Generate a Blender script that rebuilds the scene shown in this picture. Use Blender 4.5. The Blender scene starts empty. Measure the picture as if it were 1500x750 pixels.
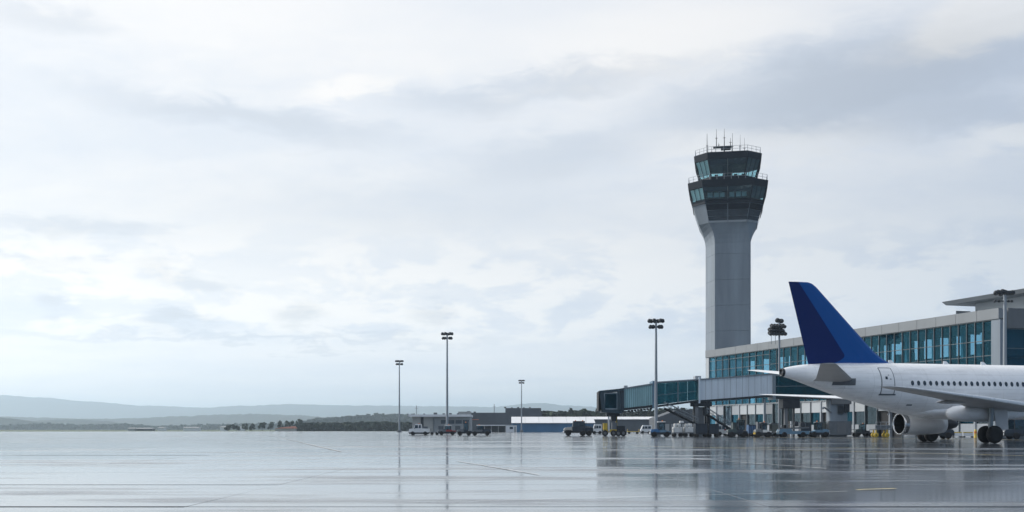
import bpy, math, random
from mathutils import Vector, Matrix
R = math.radians
random.seed(7)
scene = bpy.context.scene
col = scene.collection

# ------------------------------------------------------------------ camera
F, CX, HZ, CH = 1600.0, 750.0, 629.0, 1.0       # focal length and horizon in pixels of the 1500 px photograph, eye height
cam_d = bpy.data.cameras.new('camera')
cam = bpy.data.objects.new('camera', cam_d); col.objects.link(cam)
cam.location = (0, 0, CH); cam.rotation_euler = (R(90), 0, 0)
cam_d.sensor_width = 36.0; cam_d.lens = 36.0 * F / 1500.0
cam_d.shift_y = (HZ - 375.0) / 1500.0
cam_d.clip_start = 0.1; cam_d.clip_end = 60000
scene.camera = cam
scene.render.resolution_x, scene.render.resolution_y = 1024, 512

# ------------------------------------------------------------------ sky, sun, exposure
SUN_AZ, SUN_EL = -60.0, 32.0                     # degrees: left of the view axis, above the horizon
sun_dir = Vector((math.sin(R(SUN_AZ)) * math.cos(R(SUN_EL)), math.cos(R(SUN_AZ)) * math.cos(R(SUN_EL)), math.sin(R(SUN_EL))))
glow_dir = Vector((math.sin(R(-52)) * math.cos(R(48)), math.cos(R(-52)) * math.cos(R(48)), math.sin(R(48))))  # the brightest cloud lies a little in front of the hidden sun
world = bpy.data.worlds.new('World'); scene.world = world
world.use_nodes = True
def build_sky():
    nt = world.node_tree; N = nt.nodes; L = nt.links; N.clear()
    def sock(v, node, i):
        if isinstance(v, (int, float)): node.inputs[i].default_value = v
        else: L.new(v, node.inputs[i])
    def m(op, a, b=0.0, c=None, clamp=False):
        n = N.new('ShaderNodeMath'); n.operation = op; n.use_clamp = clamp
        sock(a, n, 0); sock(b, n, 1)
        if c is not None: sock(c, n, 2)
        return n.outputs[0]
    def comb(x, y, z):
        n = N.new('ShaderNodeCombineXYZ'); sock(x, n, 0); sock(y, n, 1); sock(z, n, 2); return n.outputs[0]
    def noise(vec, scale, detail, rough=0.55, dist=0.0):
        n = N.new('ShaderNodeTexNoise'); L.new(vec, n.inputs['Vector'])
        n.inputs['Scale'].default_value = scale; n.inputs['Detail'].default_value = detail
        n.inputs['Roughness'].default_value = rough; n.inputs['Distortion'].default_value = dist
        return n.outputs['Fac']
    def smooth(x, a, b):
        n = N.new('ShaderNodeMapRange'); n.interpolation_type = 'SMOOTHSTEP'; n.clamp = True
        sock(x, n, 0); n.inputs[1].default_value = a; n.inputs[2].default_value = b
        n.inputs[3].default_value = 0.0; n.inputs[4].default_value = 1.0
        return n.outputs[0]
    def mix(f, a, b):
        n = N.new('ShaderNodeMix'); n.data_type = 'RGBA'; sock(f, n, 0)
        for v, i in ((a, 6), (b, 7)):
            if isinstance(v, tuple): n.inputs[i].default_value = (*v, 1)
            else: L.new(v, n.inputs[i])
        return n.outputs[2]
    tc = N.new('ShaderNodeTexCoord')
    sep = N.new('ShaderNodeSeparateXYZ'); L.new(tc.outputs['Generated'], sep.inputs[0])
    x, y, z = sep.outputs
    zc = m('MAXIMUM', z, 0.0)
    k = m('ADD', zc, 0.13)
    plane = comb(m('DIVIDE', x, k), m('DIVIDE', y, k), 0.0)
    az = m('ARCTAN2', x, y)
    hor = m('SQRT', m('ADD', m('MULTIPLY', x, x), m('ADD', m('MULTIPLY', y, y), 1e-6)))
    el = m('DIVIDE', z, hor)                      # tangent of the elevation
    # the cloud sheet, seen in perspective
    st = N.new('ShaderNodeMapping'); L.new(plane, st.inputs[0])
    st.inputs['Rotation'].default_value = (0, 0, R(12)); st.inputs['Scale'].default_value = (0.55, 0.85, 1)
    st.inputs['Location'].default_value = (3.1, 1.7, 0)
    n1 = noise(st.outputs[0], 1.0, 7, 0.52, 0.35)
    n2 = noise(st.outputs[0], 3.2, 6, 0.6, 0.2)
    flat = comb(m('MULTIPLY', az, 3.0), m('MULTIPLY', el, 9.0), 4.0)
    n3 = noise(flat, 1.1, 5, 0.5, 0.5)            # soft drift used to ruffle the banks
    n4 = noise(comb(m('MULTIPLY', az, 11.0), m('MULTIPLY', el, 26.0), 1.0), 1.0, 7, 0.6, 0.2)
    n5 = noise(comb(m('MULTIPLY', az, 22.0), m('MULTIPLY', el, 50.0), 7.0), 1.0, 7, 0.62, 0.6)   # ragged cloud edges
    # nearness to the hidden sun
    sd = m('ADD', m('MULTIPLY', x, glow_dir.x), m('ADD', m('MULTIPLY', y, glow_dir.y), m('MULTIPLY', z, glow_dir.z)))
    glow = smooth(sd, -0.26, 0.76)
    sky = N.new('ShaderNodeTexSky'); sky.sky_type = 'NISHITA'; sky.sun_disc = False
    sky.sun_elevation = R(SUN_EL); sky.sun_rotation = R(SUN_AZ); sky.air_density = 1.4; sky.dust_density = 2.0
    sc = N.new('ShaderNodeVectorMath'); sc.operation = 'SCALE'; L.new(sky.outputs[0], sc.inputs[0]); sc.inputs['Scale'].default_value = 0.10
    cover = m('ADD', m('MULTIPLY', n1, 0.62), m('ADD', m('MULTIPLY', n2, 0.36), m('MULTIPLY', n3, 0.22)))
    def bank(px, py, rx, ry, amp, tilt=0.0):
        a0 = math.atan((px - CX) / F); e0 = (HZ - py) / F * math.cos(a0)
        da = m('ADD', m('SUBTRACT', az, a0), m('MULTIPLY', m('SUBTRACT', n3, 0.5), 0.10))
        de = m('ADD', m('SUBTRACT', el, e0), m('MULTIPLY', m('SUBTRACT', n2, 0.5), 0.05))
        de = m('ADD', de, m('MULTIPLY', m('SUBTRACT', n5, 0.5), 0.035)); da = m('ADD', da, m('MULTIPLY', m('SUBTRACT', n4, 0.5), 0.08))
        if tilt: de = m('SUBTRACT', de, m('MULTIPLY', da, tilt))
        u = m('DIVIDE', da, rx / F); v = m('DIVIDE', de, ry / F)
        d = m('SQRT', m('ADD', m('MULTIPLY', u, u), m('MULTIPLY', v, v)))
        return m('MULTIPLY', m('SUBTRACT', 1.0, smooth(d, 0.15, 1.25)), amp)
    shade = 0.0
    for args in BANKS:
        if args[4] > 0: cover = m('ADD', cover, bank(*args))
        else: shade = m('ADD', shade, bank(*args[:4], -args[4], args[5]))
    cover = m('SUBTRACT', cover, m('MULTIPLY', shade, 0.42))
    low = m('MULTIPLY', smooth(el, 0.066, 0.10), m('SUBTRACT', 1.0, smooth(el, 0.13, 0.20)))
    puff = smooth(n4, 0.44, 0.56)                 # heaped clouds in a low band
    cover = m('ADD', cover, m('MULTIPLY', m('SUBTRACT', puff, 0.55), m('MULTIPLY', low, 0.32)))
    cover = m('ADD', cover, m('MULTIPLY', m('SUBTRACT', n5, 0.5), 0.16))
    c = smooth(cover, 0.26, 0.86)
    thin = mix(glow, (0.09, 0.19, 0.39), (0.70, 0.745, 0.815))
    thick = mix(glow, (0.27, 0.37, 0.51), (0.94, 0.915, 0.89))
    cloud = mix(c, thin, thick)
    rim = m('MULTIPLY', m('SUBTRACT', 1.0, smooth(el, 0.0, 0.20)), 0.34)
    gain = m('MULTIPLY', m('ADD', 1.0, rim), m('SUBTRACT', 1.0, m('MULTIPLY', shade, 0.25)))
    sg = N.new('ShaderNodeVectorMath'); sg.operation = 'SCALE'; L.new(cloud, sg.inputs[0]); L.new(gain, sg.inputs['Scale']); cloud = sg.outputs[0]
    allsky = mix(0.92, sc.outputs[0], cloud)      # mostly overcast, a little of the clear sky comes through
    bg = N.new('ShaderNodeBackground'); L.new(allsky, bg.inputs[0]); bg.inputs[1].default_value = 1.0
    out = N.new('ShaderNodeOutputWorld'); L.new(bg.outputs[0], out.inputs[0])
#        px    py   rx   ry   amount tilt
BANKS = [(1270, 120, 330, 85, -0.85, 0.10), (1440, 38, 150, 48, 0.60, 0.2), (1120, 205, 280, 36, 0.22, 0.05),
         (1430, 175, 160, 30, -0.35, 0.0), (940, 60, 330, 60, 0.22, 0.1), (400, 60, 420, 110, 0.16, 0.0),
         (330, 172, 240, 30, -0.45, -0.1), (480, 128, 100, 18, 0.30, 0.2), (60, 25, 110, 30, -0.30, 0.0), (860, 112, 230, 24, -0.40, 0.15), (640, 150, 130, 26, -0.30, 0.0),
         (800, 230, 200, 40, -0.30, 0.1), (600, 300, 350, 60, -0.15, 0.0), (120, 330, 170, 16, -0.30, 0.0), (60, 375, 120, 10, -0.30, 0.0),
         (250, 472, 60, 16, -0.55, 0.0), (450, 462, 50, 22, -0.55, 0.0), (65, 440, 35, 26, -0.45, 0.0), (280, 410, 75, 22, -0.35, -.2), (640, 455, 40, 24, -0.45, 0.0), (350, 498, 420, 8, -0.35, 0.0),
         (330, 430, 430, 60, 0.12, 0.0), (1250, 440, 330, 40, 0.12, 0.0), (1480, 205, 80, 26, 0.25, 0.0), (1010, 420, 120, 40, 0.12, 0.0)]
build_sky()
sun_l = bpy.data.lights.new('sun', 'SUN'); sun_l.energy = 2.5; sun_l.angle = R(14); sun_l.color = (1.0, 0.97, 0.93)
sun = bpy.data.objects.new('sun', sun_l); col.objects.link(sun)
sun.rotation_euler = (-sun_dir).to_track_quat('-Z', 'Y').to_euler()
vs = scene.view_settings
vs.view_transform = 'Standard'; vs.look = 'None'; vs.exposure = 0.20; vs.gamma = 1.0; vs.use_curve_mapping = False
scene.render.engine = 'CYCLES'
scene.cycles.use_denoising = True
scene.cycles.max_bounces = 10; scene.cycles.transparent_max_bounces = 16; scene.cycles.volume_bounces = 5
scene.cycles.sample_clamp_indirect = 6.0

# ------------------------------------------------------------------ helpers
def gp(px, py):
    d = F * CH / (py - HZ); return Vector(((px - CX) / F * d, d, 0.0))
def at(px, Y, z=0.0): return Vector(((px - CX) / F * Y, Y, z))
def hz(py, Y): return CH + (HZ - py) / F * Y

class MB:
    def __init__(s): s.v = []; s.f = []; s.sm = []
    def add(s, vs, fs, smooth=False):
        b = len(s.v); s.v += [tuple(p) for p in vs]
        s.f += [tuple(b + i for i in f) for f in fs]; s.sm += [smooth] * len(fs); return s
    def box(s, c, d, rz=0.0):
        x, y, z = (k / 2 for k in d); ca, sa = math.cos(rz), math.sin(rz); vs = []
        for dz in (-z, z):
            for dx, dy in ((-x, -y), (x, -y), (x, y), (-x, y)):
                vs.append((c[0] + dx * ca - dy * sa, c[1] + dx * sa + dy * ca, c[2] + dz))
        return s.add(vs, [(3, 2, 1, 0), (4, 5, 6, 7), (0, 1, 5, 4), (1, 2, 6, 5), (2, 3, 7, 6), (3, 0, 4, 7)])
    def b2(s, x0, x1, y0, y1, z0, z1): return s.box(((x0 + x1) / 2, (y0 + y1) / 2, (z0 + z1) / 2), (x1 - x0, y1 - y0, z1 - z0))
    def bbox(s, c, d, bev, rz=0.0):               # box with chamfered long edges
        x, y, z = (k / 2 for k in d); b = min(bev, x * .8, y * .8, z * .8); ca, sa = math.cos(rz), math.sin(rz)
        rings = []
        for zz, i in ((-z, b), (-z + b, 0), (z - b, 0), (z, b)):
            X, Y = x - i, y - i
            rings.append([(X - b, -Y), (X, -Y + b), (X, Y - b), (X - b, Y), (-X + b, Y), (-X, Y - b), (-X, -Y + b), (-X + b, -Y)])
        zs = (-z, -z + b, z - b, z)
        rr = [[(c[0] + p * ca - q * sa, c[1] + p * sa + q * ca, c[2] + zs[k]) for p, q in r] for k, r in enumerate(rings)]
        return s.loft(rr, cap=True)
    def loft(s, rings, cap=True, closed=True, smooth=False):
        n = len(rings[0]); vs = [p for r in rings for p in r]; fs = []
        for i in range(len(rings) - 1):
            for j in range(n if closed else n - 1):
                k = (j + 1) % n; fs.append((i * n + j, i * n + k, (i + 1) * n + k, (i + 1) * n + j))
        s.add(vs, fs, smooth)
        if cap:
            s.add(rings[0], [tuple(reversed(range(n)))]); s.add(rings[-1], [tuple(range(n))])
        return s
    def tube(s, a, b, r0, r1=None, n=8, smooth=True):
        a, b = Vector(a), Vector(b); r1 = r0 if r1 is None else r1
        q = (b - a).to_track_quat('Z', 'Y'); rings = []
        for p, r in ((a, r0), (b, r1)):
            rings.append([p + q @ Vector((r * math.cos(2 * math.pi * i / n), r * math.sin(2 * math.pi * i / n), 0)) for i in range(n)])
        return s.loft(rings, True, True, smooth)
    def lathe(s, prof, o=(0, 0, 0), axis='z', n=16, smooth=True, cap=True):
        rings = []
        for r, h in prof:
            ring = []
            for i in range(n):
                a = 2 * math.pi * i / n; p, q = r * math.cos(a), r * math.sin(a)
                v = {'z': (p, q, h), 'y': (q, h, p), 'x': (h, p, q)}[axis]
                ring.append((v[0] + o[0], v[1] + o[1], v[2] + o[2]))
            rings.append(ring)
        return s.loft(rings, cap, True, smooth)
    def prism(s, poly, w, top=1.0, y=0.0):        # side profile (x, z) widened in y; the top may be narrower
        z0 = min(p[1] for p in poly); z1 = max(p[1] for p in poly); n = len(poly); rr = []
        for sg in (-1, 1):
            rr.append([(p[0], y + sg * w / 2 * (1 + (top - 1) * (p[1] - z0) / max(z1 - z0, 1e-6)), p[1]) for p in poly])
        return s.loft(rr, True)
    def build(s, name, mat, parent=None, loc=None):
        me = bpy.data.meshes.new(name); me.from_pydata(s.v, [], s.f); me.validate()
        me.polygons.foreach_set('use_smooth', (s.sm + [False] * len(me.polygons))[:len(me.polygons)])
        me.materials.append(M[mat] if isinstance(mat, str) else mat)
        import bmesh
        bm = bmesh.new(); bm.from_mesh(me); bmesh.ops.recalc_face_normals(bm, faces=bm.faces); bm.to_mesh(me); bm.free()
        o = bpy.data.objects.new(name, me); col.objects.link(o)
        if parent: o.parent = parent
        if loc is not None: o.location = loc
        return o
_unit = {}
def bp(name, mat, parent, x0, x1, y0, y1, z0, z1, rz=0.0):  # a box piece, mesh shared per material
    key = mat
    if key not in _unit:
        t = MB().box((0, 0, 0), (1, 1, 1)).build(name, mat); _unit[key] = t.data; bpy.data.objects.remove(t)
    o = bpy.data.objects.new(name, _unit[key]); col.objects.link(o)
    o.location = ((x0 + x1) / 2, (y0 + y1) / 2, (z0 + z1) / 2); o.scale = (x1 - x0, y1 - y0, z1 - z0); o.rotation_euler.z = rz
    if parent: o.parent = parent
    return o
def tag(o, label, cat, group=None):
    o['label'] = label; o['category'] = cat
    if group: o['group'] = group
    return o
def thing(name, label, cat, loc=(0, 0, 0), rz=0.0, group=None):
    o = bpy.data.objects.new(name, None); col.objects.link(o); o.location = loc; o.rotation_euler.z = rz
    o.empty_display_size = 0.5
    return tag(o, label, cat, group)
def copy_tree(o, parent=None):
    c = o.copy(); col.objects.link(c); c.parent = parent
    for ch in o.children: copy_tree(ch, c)
    return c
def struct(o): o['kind'] = 'structure'; return o

# ------------------------------------------------------------------ materials
M = {}
def mat(name, c, rough=0.6, metal=0.0, var=0.12, scale=1.0, bump=0.0, spec=0.5, coat=0.0, streak=False):
    mt = bpy.data.materials.new(name); mt.use_nodes = True; nt = mt.node_tree; N, L = nt.nodes, nt.links
    b = N['Principled BSDF']; b.inputs['Metallic'].default_value = metal; b.inputs['Roughness'].default_value = rough
    b.inputs['Specular IOR Level'].default_value = spec; b.inputs['Coat Weight'].default_value = coat
    g = N.new('ShaderNodeNewGeometry')
    v = g.outputs['Position']
    if streak:
        mp = N.new('ShaderNodeMapping'); mp.inputs['Scale'].default_value = (1, 1, 0.12); L.new(v, mp.inputs[0]); v = mp.outputs[0]
    n = N.new('ShaderNodeTexNoise'); n.inputs['Scale'].default_value = scale; n.inputs['Detail'].default_value = 6
    n.inputs['Roughness'].default_value = 0.6; L.new(v, n.inputs['Vector'])
    r = N.new('ShaderNodeMapRange'); r.inputs[1].default_value = 0.3; r.inputs[2].default_value = 0.7
    r.inputs[3].default_value = 1 - var; r.inputs[4].default_value = 1 + var; L.new(n.outputs['Fac'], r.inputs[0])
    s = N.new('ShaderNodeVectorMath'); s.operation = 'SCALE'; s.inputs[0].default_value = c; L.new(r.outputs[0], s.inputs['Scale'])
    L.new(s.outputs[0], b.inputs['Base Color'])
    if rough > 0.15:
        rr = N.new('ShaderNodeMapRange'); rr.inputs[1].default_value = 0.3; rr.inputs[2].default_value = 0.7
        rr.inputs[3].default_value = rough * 0.85; rr.inputs[4].default_value = min(1, rough * 1.15)
        L.new(n.outputs['Fac'], rr.inputs[0]); L.new(rr.outputs[0], b.inputs['Roughness'])
    if bump:
        bu = N.new('ShaderNodeBump'); bu.inputs['Strength'].default_value = bump; L.new(n.outputs['Fac'], bu.inputs['Height'])
        L.new(bu.outputs[0], b.inputs['Normal'])
    M[name] = mt; return mt
mat('concrete', (0.235, 0.275, 0.315), 0.85, var=0.20, scale=0.35, bump=0.1, streak=True)
mat('concrete_dark', (0.16, 0.17, 0.18), 0.85, var=0.2, scale=0.5, streak=True)
mat('tower_dark', (0.006, 0.012, 0.022), 0.55, var=0.2, scale=0.5, spec=0.2)
mat('fascia', (0.23, 0.25, 0.265), 0.55, var=0.08, scale=0.4, streak=True)
mat('white_panel', (0.46, 0.49, 0.51), 0.5, var=0.06, scale=0.5, streak=True)
mat('grey_panel', (0.33, 0.36, 0.39), 0.5, var=0.10, scale=0.8, streak=True)
mat('cab_paint', (0.018, 0.04, 0.055), 0.4, var=0.2, scale=1.0)
mat('bridge_panel', (0.62, 0.69, 0.75), 0.45, var=0.10, scale=1.2, streak=True)
mat('mullion', (0.15, 0.175, 0.19), 0.4, 0.5, var=0.1)
mat('dark_metal', (0.025, 0.03, 0.036), 0.5, 0.3, var=0.25, scale=2)
mat('steel', (0.22, 0.25, 0.27), 0.45, 0.6, var=0.15, scale=1.5, streak=True)
mat('galvanised', (0.30, 0.33, 0.36), 0.5, 0.3, var=0.12, scale=1.0, streak=True)
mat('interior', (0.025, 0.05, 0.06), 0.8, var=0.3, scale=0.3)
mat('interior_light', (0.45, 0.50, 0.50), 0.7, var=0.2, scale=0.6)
mat('plane_white', (0.84, 0.85, 0.86), 0.28, var=0.03, scale=0.5, coat=0.3)
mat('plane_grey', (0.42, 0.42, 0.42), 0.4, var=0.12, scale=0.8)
mat('metal_lip', (0.55, 0.56, 0.58), 0.25, 0.9, var=0.1, scale=2)
mat('black', (0.008, 0.008, 0.009), 0.6, var=0.2)
mat('rubber', (0.012, 0.012, 0.013), 0.75, var=0.25, scale=3)
mat('rim', (0.12, 0.125, 0.13), 0.5, 0.3, var=0.15, scale=4)
mat('window_dark', (0.03, 0.045, 0.06), 0.12, var=0.2)
mat('line_grey', (0.12, 0.14, 0.16), 0.5)
mat('paint_white', (0.70, 0.71, 0.71), 0.35, var=0.10, scale=1.5, coat=0.2)
mat('paint_blue', (0.03, 0.13, 0.30), 0.35, var=0.15, scale=1.5, coat=0.2)
mat('paint_steelblue', (0.11, 0.20, 0.28), 0.4, var=0.2, scale=1.5)
mat('paint_yellow', (0.58, 0.40, 0.04), 0.45, var=0.2, scale=1.5)
mat('paint_green', (0.045, 0.07, 0.07), 0.5, var=0.2, scale=1.5)
mat('paint_navy', (0.02, 0.03, 0.045), 0.45, var=0.2, scale=1.5)
mat('paint_grey', (0.13, 0.145, 0.16), 0.5, var=0.2, scale=1.5)
mat('hi_vis', (0.55, 0.62, 0.05), 0.7, var=0.1)
mat('trouser', (0.02, 0.025, 0.04), 0.85, var=0.2)
mat('skin', (0.42, 0.26, 0.19), 0.6, var=0.05)
mat('bag_white', (0.62, 0.63, 0.62), 0.7, var=0.12, scale=3)
mat('bag_dark', (0.03, 0.035, 0.045), 0.7, var=0.2, scale=3)
mat('bag_blue', (0.07, 0.14, 0.26), 0.7, var=0.2, scale=3)
mat('bag_red', (0.30, 0.04, 0.04), 0.7, var=0.2, scale=3)
mat('canvas', (0.10, 0.11, 0.10), 0.8, var=0.25, scale=2)
mat('orange', (0.6, 0.16, 0.02), 0.5)
mat('far_white', (0.72, 0.73, 0.74), 0.5, var=0.06, scale=0.1, streak=True)
mat('far_grey', (0.34, 0.35, 0.35), 0.8, var=0.12, scale=0.15, streak=True)
mat('far_dark', (0.085, 0.097, 0.11), 0.8, var=0.25, scale=0.12, streak=True)
mat('far_beige', (0.42, 0.41, 0.38), 0.8, var=0.1, scale=0.15, streak=True)
mat('far_blue', (0.05, 0.17, 0.32), 0.5, var=0.25, scale=0.08, streak=True)
mat('far_paleblue', (0.20, 0.28, 0.36), 0.6, var=0.2, scale=0.08, streak=True)
mat('far_red', (0.42, 0.16, 0.11), 0.7, var=0.15, scale=0.2)
mat('grass', (0.07, 0.095, 0.035), 0.95, var=0.3, scale=0.05)
mat('leaf', (0.028, 0.048, 0.022), 0.9, var=0.45, scale=0.25)
mat('wood_leaf', (0.024, 0.040, 0.022), 0.95, var=0.4, scale=0.08)
mat('bark', (0.06, 0.05, 0.04), 0.9)
mat('hill_forest', (0.020, 0.034, 0.030), 0.95, var=0.4, scale=0.012)
mat('sealant', (0.012, 0.012, 0.013), 0.7, var=0.2)
mat('mark_yellow', (0.58, 0.46, 0.14), 0.35, var=0.35, scale=1.3)
mat('mark_white', (0.50, 0.50, 0.49), 0.3, var=0.6, scale=1.3)

def glass(name, tint, rough=0.02, ior=1.5, body=None, amount=0.0, refl=(0.85, 0.95, 1.0)):
    mt = bpy.data.materials.new(name); mt.use_nodes = True; nt = mt.node_tree; N, L = nt.nodes, nt.links
    N.remove(N['Principled BSDF']); out = N['Material Output']
    fr = N.new('ShaderNodeFresnel')
    g = N.new('ShaderNodeNewGeometry'); sw = N.new('ShaderNodeMapRange'); sw.inputs[3].default_value = ior; sw.inputs[4].default_value = 1 / ior; L.new(g.outputs['Backfacing'], sw.inputs[0]); L.new(sw.outputs[0], fr.inputs[0])   # a thin pane: the same gloss from both faces
    n = N.new('ShaderNodeTexNoise'); n.inputs['Scale'].default_value = 0.35; n.inputs['Detail'].default_value = 2
    L.new(g.outputs['Position'], n.inputs['Vector'])
    bu = N.new('ShaderNodeBump'); bu.inputs['Strength'].default_value = 0.03; bu.inputs['Distance'].default_value = 0.3; L.new(n.outputs['Fac'], bu.inputs['Height'])
    t = N.new('ShaderNodeBsdfTransparent'); t.inputs[0].default_value = (*tint, 1)
    gl = N.new('ShaderNodeBsdfGlossy'); gl.inputs['Roughness'].default_value = rough; L.new(bu.outputs[0], gl.inputs['Normal'])
    gl.inputs[0].default_value = (*refl, 1)
    mx = N.new('ShaderNodeMixShader'); L.new(fr.outputs[0], mx.inputs[0]); L.new(t.outputs[0], mx.inputs[1]); L.new(gl.outputs[0], mx.inputs[2])
    if body:                                         # body-tinted, coated pane
        df = N.new('ShaderNodeBsdfDiffuse'); df.inputs[0].default_value = (*body, 1)
        m2 = N.new('ShaderNodeMixShader'); m2.inputs[0].default_value = amount; L.new(t.outputs[0], m2.inputs[1]); L.new(df.outputs[0], m2.inputs[2]); L.new(m2.outputs[0], mx.inputs[1])
    L.new(mx.outputs[0], out.inputs[0]); M[name] = mt
glass('glass_teal', (0.56, 0.80, 0.90), ior=1.32, body=(0.002, 0.065, 0.105), amount=0.16, refl=(0.30, 0.72, 0.84))
glass('glass_tower', (0.80, 0.94, 0.96), ior=1.55, body=(0.003, 0.03, 0.045), amount=0.03, refl=(0.75, 0.92, 1.0))
glass('glass_bridge', (0.42, 0.66, 0.70), ior=1.32, body=(0.002, 0.055, 0.075), amount=0.35, refl=(0.25, 0.7, 0.8))
glass('glass_clear', (0.6, 0.68, 0.70))
def pale_glass():                                   # frosted strips of the bridge tunnel
    mt = mat('glass_frosted', (0.26, 0.45, 0.48), 0.25, var=0.18, scale=1.5, streak=True)
pale_glass()

def wet_ground():
    mt = bpy.data.materials.new('wet_concrete'); mt.use_nodes = True; nt = mt.node_tree; N, L = nt.nodes, nt.links
    b = N['Principled BSDF']; g = N.new('ShaderNodeNewGeometry')
    def noise(scale, detail, sx=1.0, sy=1.0, rough=0.55, off=0.0):
        mp = N.new('ShaderNodeMapping'); mp.inputs['Scale'].default_value = (sx, sy, 1); mp.inputs['Location'].default_value = (off, off * 0.7, 0)
        L.new(g.outputs['Position'], mp.inputs[0])
        n = N.new('ShaderNodeTexNoise'); n.inputs['Scale'].default_value = scale; n.inputs['Detail'].default_value = detail
        n.inputs['Roughness'].default_value = rough; L.new(mp.outputs[0], n.inputs['Vector']); return n.outputs['Fac']
    def rng(v, a, b_, c, d):
        r = N.new('ShaderNodeMapRange'); r.interpolation_type = 'SMOOTHSTEP'; L.new(v, r.inputs[0])
        for i, k in enumerate((a, b_, c, d)): r.inputs[i + 1].default_value = k
        return r.outputs[0]
    def mth(op, a, b_):
        n = N.new('ShaderNodeMath'); n.operation = op
        for i, v in enumerate((a, b_)):
            if isinstance(v, (int, float)): n.inputs[i].default_value = v
            else: L.new(v, n.inputs[i])
        return n.outputs[0]
    big = noise(0.20, 6, 0.20, 1.0, 0.66, 13.0)      # standing water against merely damp concrete
    mid = noise(0.6, 5, 0.3, 1.0, 0.6, 5.0)
    fine = noise(9.0, 4, 1, 1, 0.6)
    wetv = mth('ADD', mth('MULTIPLY', big, 0.7), mth('MULTIPLY', mid, 0.3))
    damp = rng(wetv, 0.50, 0.63, 0.0, 1.0)           # 0 puddle, 1 damp
    b.inputs['IOR'].default_value = 1.62
    rgh = mth('ADD', mth('MULTIPLY', damp, 0.22), 0.085)
    L.new(rgh, b.inputs['Roughness'])
    sp = N.new('ShaderNodeSeparateXYZ'); L.new(g.outputs['Position'], sp.inputs[0])   # sealed joints beyond the nearer slabs
    fr = mth('FRACT', mth('DIVIDE', mth('SUBTRACT', sp.outputs[1], 8.4), 5.64), 0.0)
    joint = mth('MULTIPLY', mth('LESS_THAN', fr, 0.045), mth('GREATER_THAN', sp.outputs[1], 65.5))
    joint = mth('MULTIPLY', joint, rng(mid, 0.45, 0.55, 0.0, 1.0))
    spec = mth('MULTIPLY', rng(damp, 0.0, 1.0, 1.0, 0.22), mth('SUBTRACT', 1.0, mth('MULTIPLY', joint, 0.55)))
    L.new(spec, b.inputs['Specular IOR Level'])
    rgh = mth('ADD', rgh, mth('MULTIPLY', joint, 0.3)); L.new(rgh, b.inputs['Roughness'])
    cmix = N.new('ShaderNodeMix'); cmix.data_type = 'RGBA'
    cmix.inputs[6].default_value = (0.066, 0.078, 0.092, 1); cmix.inputs[7].default_value = (0.108, 0.124, 0.143, 1); L.new(damp, cmix.inputs[0])
    vv = N.new('ShaderNodeVectorMath'); vv.operation = 'SCALE'; L.new(cmix.outputs[2], vv.inputs[0])
    L.new(rng(mth('ADD', mth('MULTIPLY', fine, 0.5), mth('MULTIPLY', mid, 0.5)), 0.3, 0.7, 0.75, 1.25), vv.inputs['Scale'])
    L.new(vv.outputs[0], b.inputs['Base Color'])
    bu = N.new('ShaderNodeBump'); bu.inputs['Strength'].default_value = 0.25; bu.inputs['Distance'].default_value = 0.004
    rip = mth('ADD', mth('MULTIPLY', fine, mth('ADD', mth('MULTIPLY', damp, 1.0), 0.12)), mth('MULTIPLY', mid, 1.5))
    L.new(rip, bu.inputs['Height']); L.new(bu.outputs[0], b.inputs['Normal'])
    M['wet_concrete'] = mt
wet_ground()

def livery():
    mt = bpy.data.materials.new('fin_paint'); mt.use_nodes = True; nt = mt.node_tree; N, L = nt.nodes, nt.links
    b = N['Principled BSDF']; b.inputs['Roughness'].default_value = 0.4; b.inputs['Specular IOR Level'].default_value = 0.2
    tc = N.new('ShaderNodeTexCoord'); s = N.new('ShaderNodeSeparateXYZ'); L.new(tc.outputs['Object'], s.inputs[0])
    def mth(op, a, b_, c=None):
        n = N.new('ShaderNodeMath'); n.operation = op
        for i, v in enumerate((a, b_) if c is None else (a, b_, c)):
            if isinstance(v, (int, float)): n.inputs[i].default_value = v
            else: L.new(v, n.inputs[i])
        return n.outputs[0]
    # dark navy panel: its edge leans forward towards the root, then curls back along the fin's foot
    edge = mth('SUBTRACT', mth('MULTIPLY', mth('SUBTRACT', 10.9, s.outputs[2]), 0.70), mth('MULTIPLY', mth('POWER', mth('MAXIMUM', mth('SUBTRACT', 6.5, s.outputs[2]), 0.0), 2.0), 2.7))
    d = mth('SUBTRACT', mth('ADD', edge, 1.69), s.outputs[0])
    r = N.new('ShaderNodeMapRange'); L.new(d, r.inputs[0]); r.inputs[1].default_value = -0.02; r.inputs[2].default_value = 0.02
    mx = N.new('ShaderNodeMix'); mx.data_type = 'RGBA'; L.new(r.outputs[0], mx.inputs[0])
    mx.inputs[6].default_value = (0.003, 0.080, 0.31, 1); mx.inputs[7].default_value = (0.002, 0.017, 0.115, 1)
    L.new(mx.outputs[2], b.inputs['Base Color']); M['fin_paint'] = mt
livery()

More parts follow.
